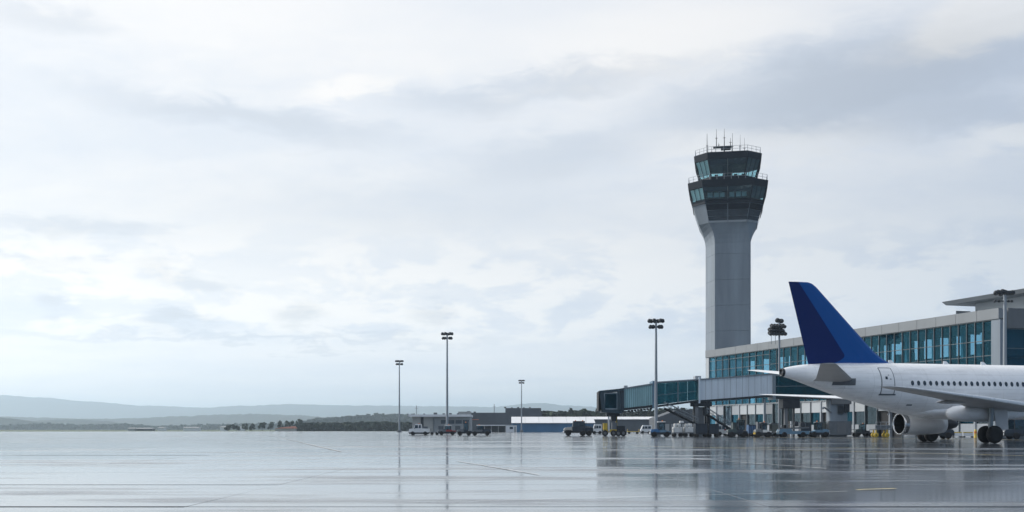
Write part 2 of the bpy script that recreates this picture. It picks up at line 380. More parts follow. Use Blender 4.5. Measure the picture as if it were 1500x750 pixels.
def skin():
    mt = mat('fuselage_skin', (0.88, 0.89, 0.90), 0.28, var=0.04, scale=0.5, coat=0.3); nt = mt.node_tree; N, L = nt.nodes, nt.links
    b = N['Principled BSDF']; base = b.inputs['Base Color'].links[0].from_socket
    tc = N.new('ShaderNodeTexCoord'); sp = N.new('ShaderNodeSeparateXYZ'); L.new(tc.outputs['Object'], sp.inputs[0])
    def mth(op, a, b_=0.0):
        n = N.new('ShaderNodeMath'); n.operation = op
        for i, v in enumerate((a, b_)):
            if isinstance(v, (int, float)): n.inputs[i].default_value = v
            else: L.new(v, n.inputs[i])
        return n.outputs[0]
    ring = mth('LESS_THAN', mth('FRACT', mth('DIVIDE', sp.outputs[0], 2.13)), 0.011)
    lap = mth('LESS_THAN', mth('FRACT', mth('DIVIDE', mth('ADD', sp.outputs[2], 0.33), 1.07)), 0.018)
    seam = mth('MULTIPLY', mth('MAXIMUM', ring, lap), 0.22)
    mp = N.new('ShaderNodeMapping'); mp.inputs['Scale'].default_value = (0.25, 1, 2.5); L.new(tc.outputs['Object'], mp.inputs[0])
    n = N.new('ShaderNodeTexNoise'); n.inputs['Scale'].default_value = 1.6; n.inputs['Detail'].default_value = 6; L.new(mp.outputs[0], n.inputs['Vector'])
    r = N.new('ShaderNodeMapRange'); r.inputs[1].default_value = 0.5; r.inputs[2].default_value = 0.8; r.inputs[3].default_value = 0.0; r.inputs[4].default_value = 0.22; L.new(n.outputs['Fac'], r.inputs[0])
    k = mth('SUBTRACT', mth('SUBTRACT', 1.0, seam), r.outputs[0])
    s = N.new('ShaderNodeVectorMath'); s.operation = 'SCALE'; L.new(base, s.inputs[0]); L.new(k, s.inputs['Scale']); L.new(s.outputs[0], b.inputs['Base Color'])
skin()

# ------------------------------------------------------------------ ground, apron, markings
struct(MB().add([(-16000, -3000, -0.30), (16000, -3000, -0.30), (16000, 16000, -0.30), (-16000, 16000, -0.30)], [(0, 1, 2, 3)]).build('ground', 'grass'))
EDGE_L, EDGE_R = 420.0, 640.0
SX, SY0, SY1 = 30.0, 8.4, 64.8                       # the nearer part is laid slab by slab
ap = MB()
def quad(mb, x0, x1, y0, y1, z=0.0): mb.add([(x0, y0, z), (x1, y0, z), (x1, y1, z), (x0, y1, z)], [(0, 1, 2, 3)])
quad(ap, -400, -SX, -80, SY1); quad(ap, SX, 400, -80, SY1); quad(ap, -SX, SX, -80, SY0)
ap.add([(-400, SY1, 0), (400, SY1, 0), (400, EDGE_R, 0), (60, 600, 0), (-130, 560, 0), (-400, EDGE_L, 0)], [(0, 1, 2, 3, 4, 5)])
apron = struct(ap.build('apron', 'wet_concrete'))
bed = MB(); quad(bed, -SX, SX, SY0, SY1, -0.014); bed.build('joint_sealant', 'sealant', apron)
rows = [SY0]
while rows[-1] < SY1 - 0.1: rows.append(min(SY1, rows[-1] + (5.64)))
rs = random.Random(3)
for i in range(len(rows) - 1):
    y0, y1 = rows[i], rows[i + 1]; half = y1 * 0.5 + 4
    for j in range(-4, 4):
        x0, x1 = j * 7.5 + 3.3, (j + 1) * 7.5 + 3.3
        x0, x1 = max(x0, -SX), (SX if j == 3 else x1)
        if j == -4: x0 = -SX
        if x0 > half or x1 < -half: continue
        g = 0.004; tx, ty = 0.0, rs.uniform(-0.004, 0.004); h0 = rs.uniform(-0.002, 0.002)
        q_ = rs.uniform(.03, .07); cs = [(x0 + g, y0 + q_), (x1 - g, y0 + q_), (x1 - g, y1 - q_), (x0 + g, y1 - q_)]
        top = [(x, y, h0 + tx * (x - x0 - 3.75) / 3.75 + ty * (y - y0 - 2.8) / 2.8) for x, y in cs]
        bv = 0.004
        ins = [(x + (bv if k in (0, 3) else -bv), y + (bv if k < 2 else -bv), z + 0.003) for k, (x, y, z) in enumerate(top)]
        mb = MB().loft([[(x, y, -0.05) for x, y in cs], top, ins], True)
        mb.build('concrete_slab', 'wet_concrete', apron)
def mark(name, a, b, w, m, label):
    a, b = gp(*a), gp(*b); d = (b - a).normalized(); n = Vector((-d.y, d.x, 0)) * w / 2; up = Vector((0, 0, 0.016))
    # short dashes of worn paint follow one another so that the line looks scuffed
    mb = MB(); mb.add([a - n + up, b - n + up, b + n + up, a + n + up], [(0, 1, 2, 3)])
    o = mb.build(name, m); struct(o); return o
mark('painted_line', (925, 653.5), (1500, 668), 0.16, 'mark_yellow', '')
mark('painted_line', (1040, 655.5), (1290, 656.8), 0.30, 'mark_yellow', '')
mark('painted_line', (1255, 718.5), (1312, 716.6), 0.10, 'mark_yellow', '')
mark('painted_line', (700, 735), (1240, 721), 0.035, 'mark_white', '')
mark('painted_line', (670, 676), (790, 696), 0.07, 'mark_white', '')
mark('painted_line', (1010, 672), (1210, 687), 0.07, 'mark_white', '')
mark('painted_line', (1100, 640.6), (1500, 644.5), 0.5, 'mark_yellow', '')
mark('painted_line', (395, 637.5), (500, 662), 0.10, 'mark_white', '')

# ------------------------------------------------------------------ hills
def interp(pts, x):
    if x <= pts[0][0]: return pts[0][1]
    for (a, b), (c, d) in zip(pts, pts[1:]):
        if x <= c:
            t = (x - a) / (c - a); t = t * t * (3 - 2 * t); return b + (d - b) * t
    return pts[-1][1]
def hill(name, pts, Y, depth, rough, step, seed, mt='hill_forest'):
    rg = random.Random(seed); mb = MB(); px = pts[0][0]; cols = []
    while px <= pts[-1][0]:
        top = hz(interp(pts, px), Y) + rg.uniform(-1, 1) * rough
        X = (px - CX) / F * Y
        cols.append([(X, Y - depth, -1.0), (X, Y - depth * 0.55, top * 0.42), (X, Y - depth * 0.2, top * 0.85), (X, Y, top), (X, Y + depth * 0.4, top * 0.8), (X, Y + depth, -1.0)])
        px += step
    mb.loft(cols, False, False, True); return struct(mb.build(name, mt))
hill('far_hill', [(-700, 590), (-300, 574), (0, 579), (60, 582), (130, 588), (210, 594), (300, 597), (350, 594.5), (430, 592), (520, 594), (640, 595), (720, 596), (790, 590), (830, 594), (900, 597), (1000, 598), (1300, 592), (1700, 598), (2300, 600)], 10000, 1500, 3.0, 6, 1)
hill('mid_hill', [(-600, 606), (0, 610.5), (60, 612), (120, 614), (200, 613), (260, 610), (320, 607.5), (370, 606.5), (430, 608), (480, 611), (540, 614), (640, 613), (900, 610), (1200, 606), (1900, 608)], 4700, 600, 2.4, 1.6, 2)
hill('near_hill', [(-500, 606), (-100, 609), (0, 612), (25, 615), (45, 620), (60, 628), (66, 629.5)], 3000, 260, 2.4, 1.2, 3)
hill('near_hill', [(20, 629.5), (60, 616), (110, 614.5), (150, 617), (190, 622), (240, 626), (300, 628), (345, 629.6)], 3700, 300, 2.2, 1.2, 4)
hill('wooded_hill', [(425, 629.4), (450, 620), (475, 615.5), (500, 612), (530, 609), (560, 607.5), (600, 609), (650, 611), (760, 610), (900, 609), (1050, 609), (1500, 606)], 2300, 200, 1.9, 1.0, 5)

# ------------------------------------------------------------------ trees
def crown(seed, n, rx, rz, zc, leaf, cone=False):
    rg = random.Random(seed); mb = MB()
    lobes = [(rg.uniform(-.7, .7) * rx, rg.uniform(-.7, .7) * rx, zc + rg.uniform(-.7, .62) * rz, rg.uniform(.25, .5)) for _ in range(11)]
    for i in range(n):
        if cone:
            t = rg.random() ** 1.4; r = rx * (1 - t) * math.sqrt(rg.random()) * rg.uniform(0.7, 1.1); a = rg.uniform(0, 6.283)
            p = Vector((r * math.cos(a), r * math.sin(a), zc - rz + 2 * rz * t))
        else:
            lx, ly, lz, lr = rg.choice(lobes); d = Vector((rg.gauss(0, 1), rg.gauss(0, 1), rg.gauss(0, 1))).normalized() * (rg.random() ** 0.4)
            p = Vector((lx + d.x * lr * rx, ly + d.y * lr * rx, lz + d.z * lr * rz))
        q = Vector((rg.gauss(0, 1), rg.gauss(0, 1), rg.gauss(0, 1.0))).to_track_quat('Z', 'Y'); s = leaf * rg.uniform(.6, 1.3)
        mb.add([p + q @ Vector(v) for v in ((-s, -s * .6, 0), (s * .8, -s * .7, 0), (s, s * .6, 0), (-s * .7, s * .8, 0))], [(0, 1, 2, 3)])
    return mb
def tree(px, Y, h, w, seed, label, group, cone=False, z0=-0.3):
    t = thing('tree', label, 'tree', at(px, Y, z0), 0, group)
    mb = MB(); mb.tube((0, 0, 0), (0.1, 0, h * .55), h * .03, h * .015, 6)
    rg = random.Random(seed)
    for k in range(5):
        a = rg.uniform(0, 6.28); mb.tube((0, 0, h * (.25 + .06 * k)), (w * .3 * math.cos(a), w * .3 * math.sin(a), h * (.5 + .07 * k)), h * .012, h * .005, 5)
    mb.build('trunk', 'bark', t)
    crown(seed, 420, w / 2, h * .43, h * .57, w * .075, cone).build('crown', 'leaf', t)
    return t
TG = 'round trees along the far edge of the field'
tl = ['smallest pale distant tree at the left end of the tree row', 'low distant tree second from the left end of the row', 'dark distant round tree near the small white buildings', 'broad distant round tree left of the tall pair', 'tall narrow distant round tree left of the red-roofed shed',
      'tallest distant round tree behind the red-roofed shed', 'distant round tree at the left end of the dark hedge', 'bushy distant tree rising over the dark hedge', 'broad dark tree rising above the left end of the hedge']
for i, (px, y, w) in enumerate([(334, 622, 11), (346, 620.5, 11), (359, 619.5, 9), (369, 619.5, 10), (384, 618, 12), (396.5, 616, 10), (411, 616, 10), (424, 614.5, 13), (440, 611, 14)]):
    Y = 800; tree(px, Y, hz(y, Y) + .3, w / F * Y, 30 + i, tl[i], TG)
tree(856, 560, hz(597, 560), 18 / F * 560, 51, 'tall bushy tree above the ridge behind the dark truck', 'trees on the ridge behind the hangars')
tree(838, 560, hz(602, 560), 9 / F * 560, 52, 'slim tree on the ridge left of the tall bushy tree', 'trees on the ridge behind the hangars')
def woodland(name, label, pts, Y, depth, n, leaf, seed, spike):
    rg = random.Random(seed); mb = MB(); a, b = pts[0][0], pts[-1][0]
    for i in range(n):
        px = rg.uniform(a, b); yy = Y + rg.uniform(0, depth); top = hz(interp(pts, px), Y)
        X = (px - CX) / F * yy; H = top * rg.uniform(.75, 1.0) * (1 + (spike if rg.random() < .15 else 0)); w = rg.uniform(.22, .4) * H + .8
        conif = rg.random() < .4
        for k in range(26):
            t = rg.random(); r = w * ((1 - t) if conif else math.sqrt(max(0, 1 - (2 * t - 1) ** 2))) * rg.uniform(.5, 1); an = rg.uniform(0, 6.283)
            p = Vector((X + r * math.cos(an), yy + r * math.sin(an), H * (0.06 + .94 * t) - .3))
            q = Vector((rg.gauss(0, 1), rg.gauss(0, 1), rg.gauss(0, 1))).to_track_quat('Z', 'Y'); s = leaf * rg.uniform(.6, 1.4)
            mb.add([p + q @ Vector(v) for v in ((-s, -s * .6, 0), (s * .8, -s * .7, 0), (s, s * .6, 0), (-s * .7, s * .8, 0))], [(0, 1, 2, 3)])
    o = mb.build(name, 'wood_leaf'); o['kind'] = 'stuff'; return tag(o, label, 'woodland')
woodland('hedge', 'long dark hedge of trees across the field left of the light masts', [(430, 624), (445, 620.5), (480, 620), (560, 619), (600, 620), (625, 622)], 780, 60, 700, 1.5, 61, .1)
woodland('woodland', 'dark wood rising on the hill above the hedge', [(428, 622), (450, 617), (470, 613), (500, 611), (530, 608.5), (560, 607), (600, 608), (660, 611)], 2150, 90, 800, 3.9, 62, .08)
woodland('woodland', 'dark wooded ridge behind the white-roofed hangar', [(780, 604), (800, 602.5), (830, 603), (850, 600), (880, 602), (930, 602), (985, 599), (1040, 600)], 560, 40, 700, 1.3, 63, .12)
woodland('woodland', 'bluish uneven tree line beyond the field at the left', [(0, 624), (60, 621), (110, 623), (180, 621.5), (230, 624.5), (300, 623), (345, 622), (420, 621)], 2600, 100, 900, 3.2, 64, .25)

# ------------------------------------------------------------------ far buildings
def far_building(name, label, px0, px1, Y, depth, cat='building'):
    a, b = at(px0, Y), at(px1, Y); t = thing(name, label, cat, ((a.x + b.x) / 2, Y, -0.0)); return t, b.x - a.x
def zz(py, Y): return hz(py, Y)
t, w = far_building('terminal_building', 'low grey concrete building with flat white roof edge behind the mast', 600, 690, 420, 20)
bp('roof', 'far_white', t, -w / 2 - .2, w / 2, -2.5, 20, zz(610.5, 420), zz(607.2, 420))
bp('wall', 'far_beige', t, -w / 2 + 1, -w / 2 + 4.2, 0, 20, 0, zz(610.6, 420))
bp('wall', 'far_beige', t, -w / 2 + 5.4, -w / 2 + 9, 0, 20, 0, zz(610.6, 420))
bp('wall', 'far_grey', t, -w / 2 + 9.05, w / 2 - .3, 0.6, 20, 0, zz(610.6, 420))
bp('recess', 'far_dark', t, -w / 2 + 4.25, -w / 2 + 5.35, 1.5, 19, 0, zz(610.7, 420))
for k in range(4): bp('window_band', 'window_dark', t, -w / 2 + 12 + k * 2.8, -w / 2 + 14.4 + k * 2.8, .52, .7, 3.2, 4.6)
for k, (u, s) in enumerate([(9, .8), (12.5, .5), (15, .6), (5, .4), (18, .5)]): bp('roof_unit', 'far_dark', t, -w / 2 + u, -w / 2 + u + s * 1.6, 3, 5, zz(607.2, 420), zz(607.2, 420) + s)
for u in (11, 17.5): bp('door', 'far_dark', t, -w / 2 + u, -w / 2 + u + 2.0, .5, .7, 0, 2.3)
t, w = far_building('cargo_building', 'dark grey cargo building with a taller block on its roof', 671, 794, 452, 24)
bp('wall', 'far_dark', t, -w / 2, w / 2, 0, 24, 0, zz(604.5, 452))
bp('upper_block', 'far_dark', t, w / 2 - 15.2, w / 2 - .3, 3, 20, zz(604.5, 452), zz(597.5, 452))
for k in range(9): bp('wall_panel', 'far_dark', t, -w / 2 + .3 + k * 3.6, -w / 2 + 3.7 + k * 3.6, -.12, 0, zz(612, 452), zz(605.5, 452))
bp('sign_band', 'far_red', t, -w / 2 + 2, -w / 2 + 8.5, -.2, -.02, zz(615.2, 452), zz(614, 452))
bp('roof_edge', 'far_grey', t, -w / 2, -w / 2 + 5.5, -.3, 1, zz(607.5, 452), zz(603, 452))
for u, s in ((3.5, 1.2), (6.2, .9), (19, .9), (22, .6), (24.5, .8), (27, .6), (29.5, .7)): bp('roof_unit', 'far_dark', t, -w / 2 + u, -w / 2 + u + s, 6, 8, zz(604.5 if u < 18 else 597.5, 452), zz(604.5 if u < 18 else 597.5, 452) + s * .6)
def hangar(name, label, px0, px1, Y, yr, ye, wallmat):
    t, w = far_building(name, label, px0, px1, Y, 24, 'hangar'); zr, ze = zz(yr, Y), zz(ye, Y); n = max(3, int(w / 5))
    bp('wall', wallmat, t, -w / 2, w / 2, 0.4, 22, 0, ze)
    for k in range(n):
        x0, x1 = -w / 2 + k * w / n, -w / 2 + (k + 1) * w / n - .06
        MB().add([(x0, -.6, ze), (x1, -.6, ze), (x1, -.6, ze + .15), (x0, -.6, ze + .15), (x0, 11, zr), (x1, 11, zr), (x0, 22, ze + .6), (x1, 22, ze + .6)], [(0, 1, 2, 3), (3, 2, 5, 4), (4, 5, 7, 6), (0, 6, 7, 1)]).build('roof_panel', 'far_white', t)
    for k in range(n): bp('door_panel', wallmat, t, -w / 2 + k * w / n + .15, -w / 2 + (k + 1) * w / n - .15, .25, .4, 0, ze * .72)
    return t
hangar('hangar', 'long blue hangar with pale white roof left of the dark truck', 749, 872, 412, 610, 620, 'far_blue')
hangar('hangar', 'long dark hangar with white roof edge under the boarding bridge', 858, 1000, 500, 610, 614.5, 'far_dark')
t, w = far_building('maintenance_shed', 'big dark shed with sloping roof seen under the boarding bridge', 962, 1034, 330, 20)
MB().prism([(-w / 2, 0), (w / 2, 0), (w / 2, zz(598, 330)), (-w / 2 + 6, zz(601, 330)), (-w / 2, zz(612, 330))], 18, 1, 9).build('wall', 'far_dark', t)
for k in range(4): bp('door', 'far_grey', t, -w / 2 + 1 + k * 3.3, -w / 2 + 3.8 + k * 3.3, -.15, .1, 0, 2.6)
t, w = far_building('canopy', 'low white canopy roof beside the parked cars at the hangar', 698, 752, 400, 8)
bp('roof', 'far_white', t, -w / 2, w / 2, -2, 6, zz(623.6, 400), zz(622.4, 400))
for k in range(6): bp('post', 'far_grey', t, -w / 2 + .3 + k * (w - .8) / 5, -w / 2 + .5 + k * (w - .8) / 5, -1.8, -1.6, 0, zz(623.6, 400))
bp('back_wall', 'far_dark', t, -w / 2 + .5, w / 2 - .5, 5, 5.3, 0, zz(623.7, 400))
t, w = far_building('site_cabin', 'small white cabin in front of the blue hangar', 741, 757, 390, 4)
bp('wall', 'far_white', t, -w / 2, w / 2, 0, 3, 0, 2.4); bp('roof', 'far_grey', t, -w / 2 - .1, w / 2 + .1, -.1, 3.1, 2.4, 2.55); bp('window', 'window_dark', t, -.6, .6, -.05, 0, 1.1, 1.9); bp('door', 'far_grey', t, 1.0, 1.7, -.05, 0, 0, 2.0)
t, w = far_building('shed', 'low red-roofed shed in front of the dark hedge', 402, 432, 740, 10)
MB().prism([(-w / 2, 1.6), (w / 2, 1.6), (w / 2 - 1, 3.2), (-w / 2 + 5, 2.4)], 9, .8, 4).build('roof', 'far_red', t); bp('wall', 'far_beige', t, -w / 2 + .5, w / 2 - .5, 0, 8, -.3, 1.6)
fl = ['small grey distant building at the left of the far field', 'long low dark distant building behind the far field', 'small white distant house among the far trees', 'pale distant warehouse among the far trees', 'small white distant house beside the round trees', 'little white distant hut below the round trees']
for i, (a, b, y, m1) in enumerate([(187, 198, 627, 'far_grey'), (200, 223, 627.2, 'far_dark'), (231, 240, 626, 'far_white'), (268, 291, 626, 'far_white'), (322, 331, 625, 'far_white'), (348, 356, 625.5, 'far_white')]):
    t, w = far_building('distant_building', fl[i], a, b, 960, 8)
    bp('wall', m1, t, -w / 2, w / 2, 0, 8, -.3, zz(y + .8, 960)); MB().prism([(-w / 2 - .3, zz(y + .8, 960)), (w / 2 + .3, zz(y + .8, 960)), (w / 2 - .8, zz(y, 960) + .4), (-w / 2 + .8, zz(y, 960) + .4)], 9, .4, 4).build('roof', 'far_grey', t)
for px, y0, y1, lb in ((610, 594, 607, 'thin radio mast above the low grey concrete building'), (724, 592, 604, 'thin radio mast above the dark cargo building')):
    Y = 482; t = thing('radio_mast', lb, 'mast', at(px, Y, 0)); MB().tube((0, 0, 0), (0, 0, zz(y0, Y)), .22, .14, 6).build('pole', 'galvanised', t); MB().tube((-.8, 0, zz(y0, Y) - 1.2), (.8, 0, zz(y0, Y) - 1.2), .07, n=5).build('crossbar', 'galvanised', t)

# ------------------------------------------------------------------ control tower
TY = 260.0; tb = math.atan((1066 - CX) / F)
tower = thing('control_tower', 'tall grey concrete control tower with dark octagonal glazed cab', 'control tower', at(1066, TY, 0), -tb)
def octo(A, f, z):
    A, f = A * .97, f * .97
    return [(-f, -A, z), (f, -A, z), (A, -f, z), (A, f, z), (f, A, z), (-f, A, z), (-A, f, z), (-A, -f, z)]
def shaft_ring(z, t):                                # t 0 = shaft, 1 = the wide collar under the glazed floors
    a = [(-2.95, -5.2), (5.0, -5.2), (5.25, -4.9), (5.25, 4.6), (4.6, 5.2), (-4.6, 5.2), (-5.2, 4.6), (-5.2, 1.4)]
    b = [(p[0], p[1]) for p in octo(6.9, 4.45, 0)]
    return [(p[0] + (q[0] - p[0]) * t, p[1] + (q[1] - p[1]) * t, z) for p, q in zip(a, b)]
lv = [0.0] + [6.0 * k for k in range(1, 8)] + [44.6]
for k in range(len(lv) - 1):                         # cast lifts, thin joints between them
    MB().loft([shaft_ring(lv[k] + .02, 0), shaft_ring(lv[k + 1] - .02, 0)]).build('shaft_lift', 'concrete', tower)
MB().loft([shaft_ring(z, t) for z, t in ((44.6, 0), (45.6, .06), (46.6, .2), (47.6, .44), (48.4, .72), (49.1, 1.0))]).build('flared_collar', 'concrete', tower)
MB().loft([octo(6.9, 4.45, 49.1), octo(8.25, 5.25, 53.3)]).build('lower_wall', 'concrete', tower)
MB().loft([octo(8.42, 5.35, 53.3), octo(8.42, 5.35, 53.8)]).build('sill', 'tower_dark', tower)
def lerp(p, q, t): return Vector(p) + (Vector(q) - Vector(p)) * t
def tilted_pane(name, r0, r1, i, a, b, z0, z1, mt, out=0.0, th=.05):
    j = (i + 1) % 8; nrm = ((Vector(r0[j]) - Vector(r0[i])).cross(Vector(r1[i]) - Vector(r0[i]))).normalized()
    q = [lerp(lerp(r0[i], r0[j], u), lerp(r1[i], r1[j], u), v) + nrm * out for u, v in ((a, z0), (b, z0), (b, z1), (a, z1))]
    return MB().loft([q, [p - nrm * th for p in q]]).build(name, mt, tower)
def glazing(r0, r1, split, mt):
    for i in range(8):
        n = split[i]
        for k in range(n): tilted_pane('window_pane', r0, r1, i, k / n + .012, (k + 1) / n - .012, .0, 1., mt)
        for k in range(1, n): MB().tube(lerp(r0[i], r0[(i + 1) % 8], k / n), lerp(r1[i], r1[(i + 1) % 8], k / n), .075, n=4, smooth=False).build('mullion', 'tower_dark' if i != 0 else 'mullion', tower)
        MB().tube(r0[i], r1[i], .16, n=5, smooth=False).build('corner_post', 'tower_dark', tower)
SPL = [2, 3, 2, 2, 2, 2, 2, 3]
r0, r1 = octo(8.2, 5.2, 53.8), octo(9.1, 5.75, 57.0); glazing(r0, r1, SPL, 'glass_tower')
for i in (0, 1, 2, 6, 7): tilted_pane('spandrel', r0, r1, i, 0, 1, .02, .16, 'tower_dark', .06); tilted_pane('blind_or_glow_sheet', r0, r1, i, 0, 1, .70, .99, 'tower_dark', -.1) if i == 0 else None
tilted_pane('blind_or_glow_sheet', r0, r1, 7, .04, .96, .2, .97, 'bag_white', -.12)  # pale sheet added behind the left panes to imitate bright sky in them
for x in (-4.6, -3.1, -1.8, .4, 1.9, 3.2): bp('glow_strip', 'bag_white', tower, x, x + 1.1, -6.7, -6.6, 55.0, 56.1)  # pale strips added behind the front glass to imitate light showing through
MB().loft([octo(9.3, 5.9, 57.0), octo(9.5, 6.05, 58.6)]).build('balcony_slab', 'tower_dark', tower)
MB().loft([octo(6.6, 3.95, 58.6), octo(6.55, 3.9, 59.9)]).build('cab_base', 'tower_dark', tower)
r0, r1 = octo(6.55, 3.9, 59.9), octo(7.75, 4.6, 63.7); glazing(r0, r1, SPL, 'glass_tower')
tilted_pane('blind_or_glow_sheet', r0, r1, 0, 0, 1, .66, .99, 'tower_dark', -.1)
tilted_pane('blind_or_glow_sheet', r0, r1, 7, .04, .96, .12, .97, 'bag_white', -.12)  # pale sheet added here too, making the cab's left panes look sky-bright
MB().loft([octo(7.9, 4.7, 63.7), octo(8.05, 4.78, 65.1), octo(7.9, 4.7, 65.3)]).build('roof', 'tower_dark', tower)
# lower glazed storey: dark bays on every side but the concrete left ones
r0, r1 = octo(6.9, 4.45, 49.1), octo(8.25, 5.25, 53.3)
for i in (0, 1, 2):
    for k in range(2):
        a, b = k / 2 + .01, (k + 1) / 2 - .01
        tilted_pane('panel', r0, r1, i, a, b, .66, .98, 'tower_dark', .14, .1); tilted_pane('window_pane', r0, r1, i, a, b, .34, .64, 'window_dark', .08, .06)
        tilted_pane('window_pane', r0, r1, i, a, b, .12, .32, 'window_dark', .10, .06); tilted_pane('ledge', r0, r1, i, a, b, .0, .10, 'grey_panel', .14, .12)
tilted_pane('window_pane', r0, r1, 7, .80, .98, .1, .95, 'window_dark', .05) if False else None
bp('core', 'interior', tower, -1.1, 1.1, -.8, 1.2, 53.0, 64); bp('console', 'interior', tower, -4, 4, -5.3, -4.4, 59.9, 60.2); bp('console', 'interior', tower, -5.0, 5.0, -6.6, -5.9, 53.8, 54.1)
for x in (-3, -1.2, 1.4, 3.2): bp('monitor', 'black', tower, x, x + .8, -5, -4.9, 60.2, 60.6)
def railing(A, f, z, h, mt, step=1.7):
    ring = octo(A, f, z)
    for i in range(8):
        p, q = Vector(ring[i]), Vector(ring[(i + 1) % 8]); n = max(1, round((q - p).length / step)); mb = MB()
        for k in range(n): a = lerp(p, q, k / n); mb.tube(a, a + Vector((0, 0, h)), .05, n=5)
        for hh in (h, h * .5): mb.tube(p + Vector((0, 0, hh)), q + Vector((0, 0, hh)), .04, n=5)
        mb.build('railing', mt, tower)
railing(9.25, 5.85, 58.6, 1.35, 'galvanised'); railing(7.7, 4.6, 65.3, 1.3, 'galvanised')
bp('equipment_box', 'grey_panel', tower, -2.2, .9, -1.5, 1.5, 65.3, 66.4)
MB().tube((-.8, 0, 66.4), (-.8, 0, 68.2), .16, n=6).build('platform_post', 'dark_metal', tower)
MB().b2(-3.4, 1.0, -.5, .5, 68.1, 68.35).b2(-1.6, .7, -.7, .7, 67.6, 68.0).build('antenna_platform', 'dark_metal', tower)
for x, y, z0, z1, r in ((-4.8, -2, 65.3, 71.1, .13), (-2.65, 0, 68.3, 72.6, .10), (-.8, 0, 68.3, 72.6, .10), (.65, .2, 68.3, 70.4, .09), (1.1, 1.0, 65.3, 71.7, .10), (2.9, -1, 65.3, 70.7, .07), (3.9, 0, 65.3, 70.2, .07), (-3.7, -3, 65.3, 67.6, .10), (-2.9, -.3, 65.3, 68.1, .07), (-2.1, .2, 68.3, 69.4, .09)):
    mb = MB().tube((x, y, z0), (x, y, z0 + (z1 - z0) * .55), r, r * .8, 6); mb.tube((x, y, z0 + (z1 - z0) * .5), (x, y, z1), r * .6, r * .3, 6); mb.tube((x - .3, y, z0 + (z1 - z0) * .5), (x + .3, y, z0 + (z1 - z0) * .5), .05, n=4)
    mb.build('antenna', 'dark_metal', tower)

# ------------------------------------------------------------------ terminal
E = Vector((23.9, -76.3, 0)); TL = E.length
term = thing('terminal', 'long glazed airport terminal with pale concrete roof edge', 'terminal', at(1035, 215.6, 0), math.atan2(E.y, E.x))
ZT, ZF = 16.5, 15.15
n = 20
for k in range(n): bp('fascia_panel', 'fascia', term, k * TL / n + .03, (k + 1) * TL / n - .03, -.28, .3, ZF, ZT)
bp('roof_slab', 'concrete', term, 0.1, 64, .3, 11, ZF + .1, ZT - .15); bp('roof_slab', 'concrete', term, 64, TL - .1, .3, 30, ZF + .1, ZT - .15)
bp('gutter', 'mullion', term, 0, TL, -.12, .0, ZF - .12, ZF - .005)
bp('corner_pier', 'white_panel', term, -.05, 1.2, -.15, .5, 0, ZF - .13); bp('corner_pier', 'concrete', term, TL - 1.5, TL + .1, -.15, .9, 0, ZF - .13)
xs = [1.2]
while xs[-1] < TL - 1.5 - .8: xs.append(xs[-1] + 2.75 - 1.25 * (xs[-1] / TL) ** .9)
sc_ = (TL - 1.5 - 1.2) / (xs[-1] - 1.2); xs = [1.2 + (x - 1.2) * sc_ for x in xs]
zr = [5.7, 8.2, 10.55, 12.5, ZF - .12]
rg = random.Random(11)
for i in range(len(xs) - 1):
    a, b = xs[i], xs[i + 1]
    for j in range(4):
        z0, z1 = zr[j] + .05, zr[j + 1] - .05
        if j == 3 and i < 9:
            bp('window_pane', 'glass_teal', term, a + .05, b - .05, .0, .05, z0, 14.25); bp('window_pane', 'glass_teal', term, a + .05, b - .05, .0, .05, 14.35, z1)
        else: bp('window_pane', 'glass_teal', term, a + .05, b - .05, .0, .05, z0, z1)
    bp('mullion', 'mullion', term, b - .04, b + .04, -.12, .14, 5.6, ZF - .13)
for z in zr[:4]: bp('transom', 'mullion', term, 1.2, TL - 1.5, -.06, .16, z - .04, z + .04)
bp('transom', 'mullion', term, 1.2, xs[9], -.06, .15, 14.26, 14.34)
# interior: floors, columns, rear wall with its own high windows
for xa, xb, yb in ((.3, 64, 10.5), (64, TL - .3, 29)):
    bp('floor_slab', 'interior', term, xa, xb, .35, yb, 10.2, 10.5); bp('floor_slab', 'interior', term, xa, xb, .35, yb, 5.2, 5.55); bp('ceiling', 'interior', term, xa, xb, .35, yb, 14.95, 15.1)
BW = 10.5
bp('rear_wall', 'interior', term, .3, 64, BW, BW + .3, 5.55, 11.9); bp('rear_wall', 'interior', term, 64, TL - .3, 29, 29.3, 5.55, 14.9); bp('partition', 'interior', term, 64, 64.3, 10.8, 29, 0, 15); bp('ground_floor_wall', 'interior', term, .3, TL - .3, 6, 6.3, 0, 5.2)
x = .3
while x < 63:
    w_ = rg.choice((.5, .8, 1.4, 3.0)); bp('rear_pier', 'interior', term, x, min(x + w_, 64), BW, BW + .3, 11.9, 14.95); x += w_ + rg.choice((1.5, 2.2, 3.2))
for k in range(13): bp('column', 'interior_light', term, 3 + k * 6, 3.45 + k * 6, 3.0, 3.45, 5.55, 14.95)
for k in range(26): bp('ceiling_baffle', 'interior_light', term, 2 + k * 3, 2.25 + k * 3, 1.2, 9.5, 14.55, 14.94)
for k in range(16):
    x = rg.uniform(3, TL - 4); bp('kiosk', 'interior_light' if k % 2 else 'interior', term, x, x + rg.uniform(.8, 2.4), 4.2, 5.4, 10.5, 10.5 + rg.uniform(1.1, 2.6))
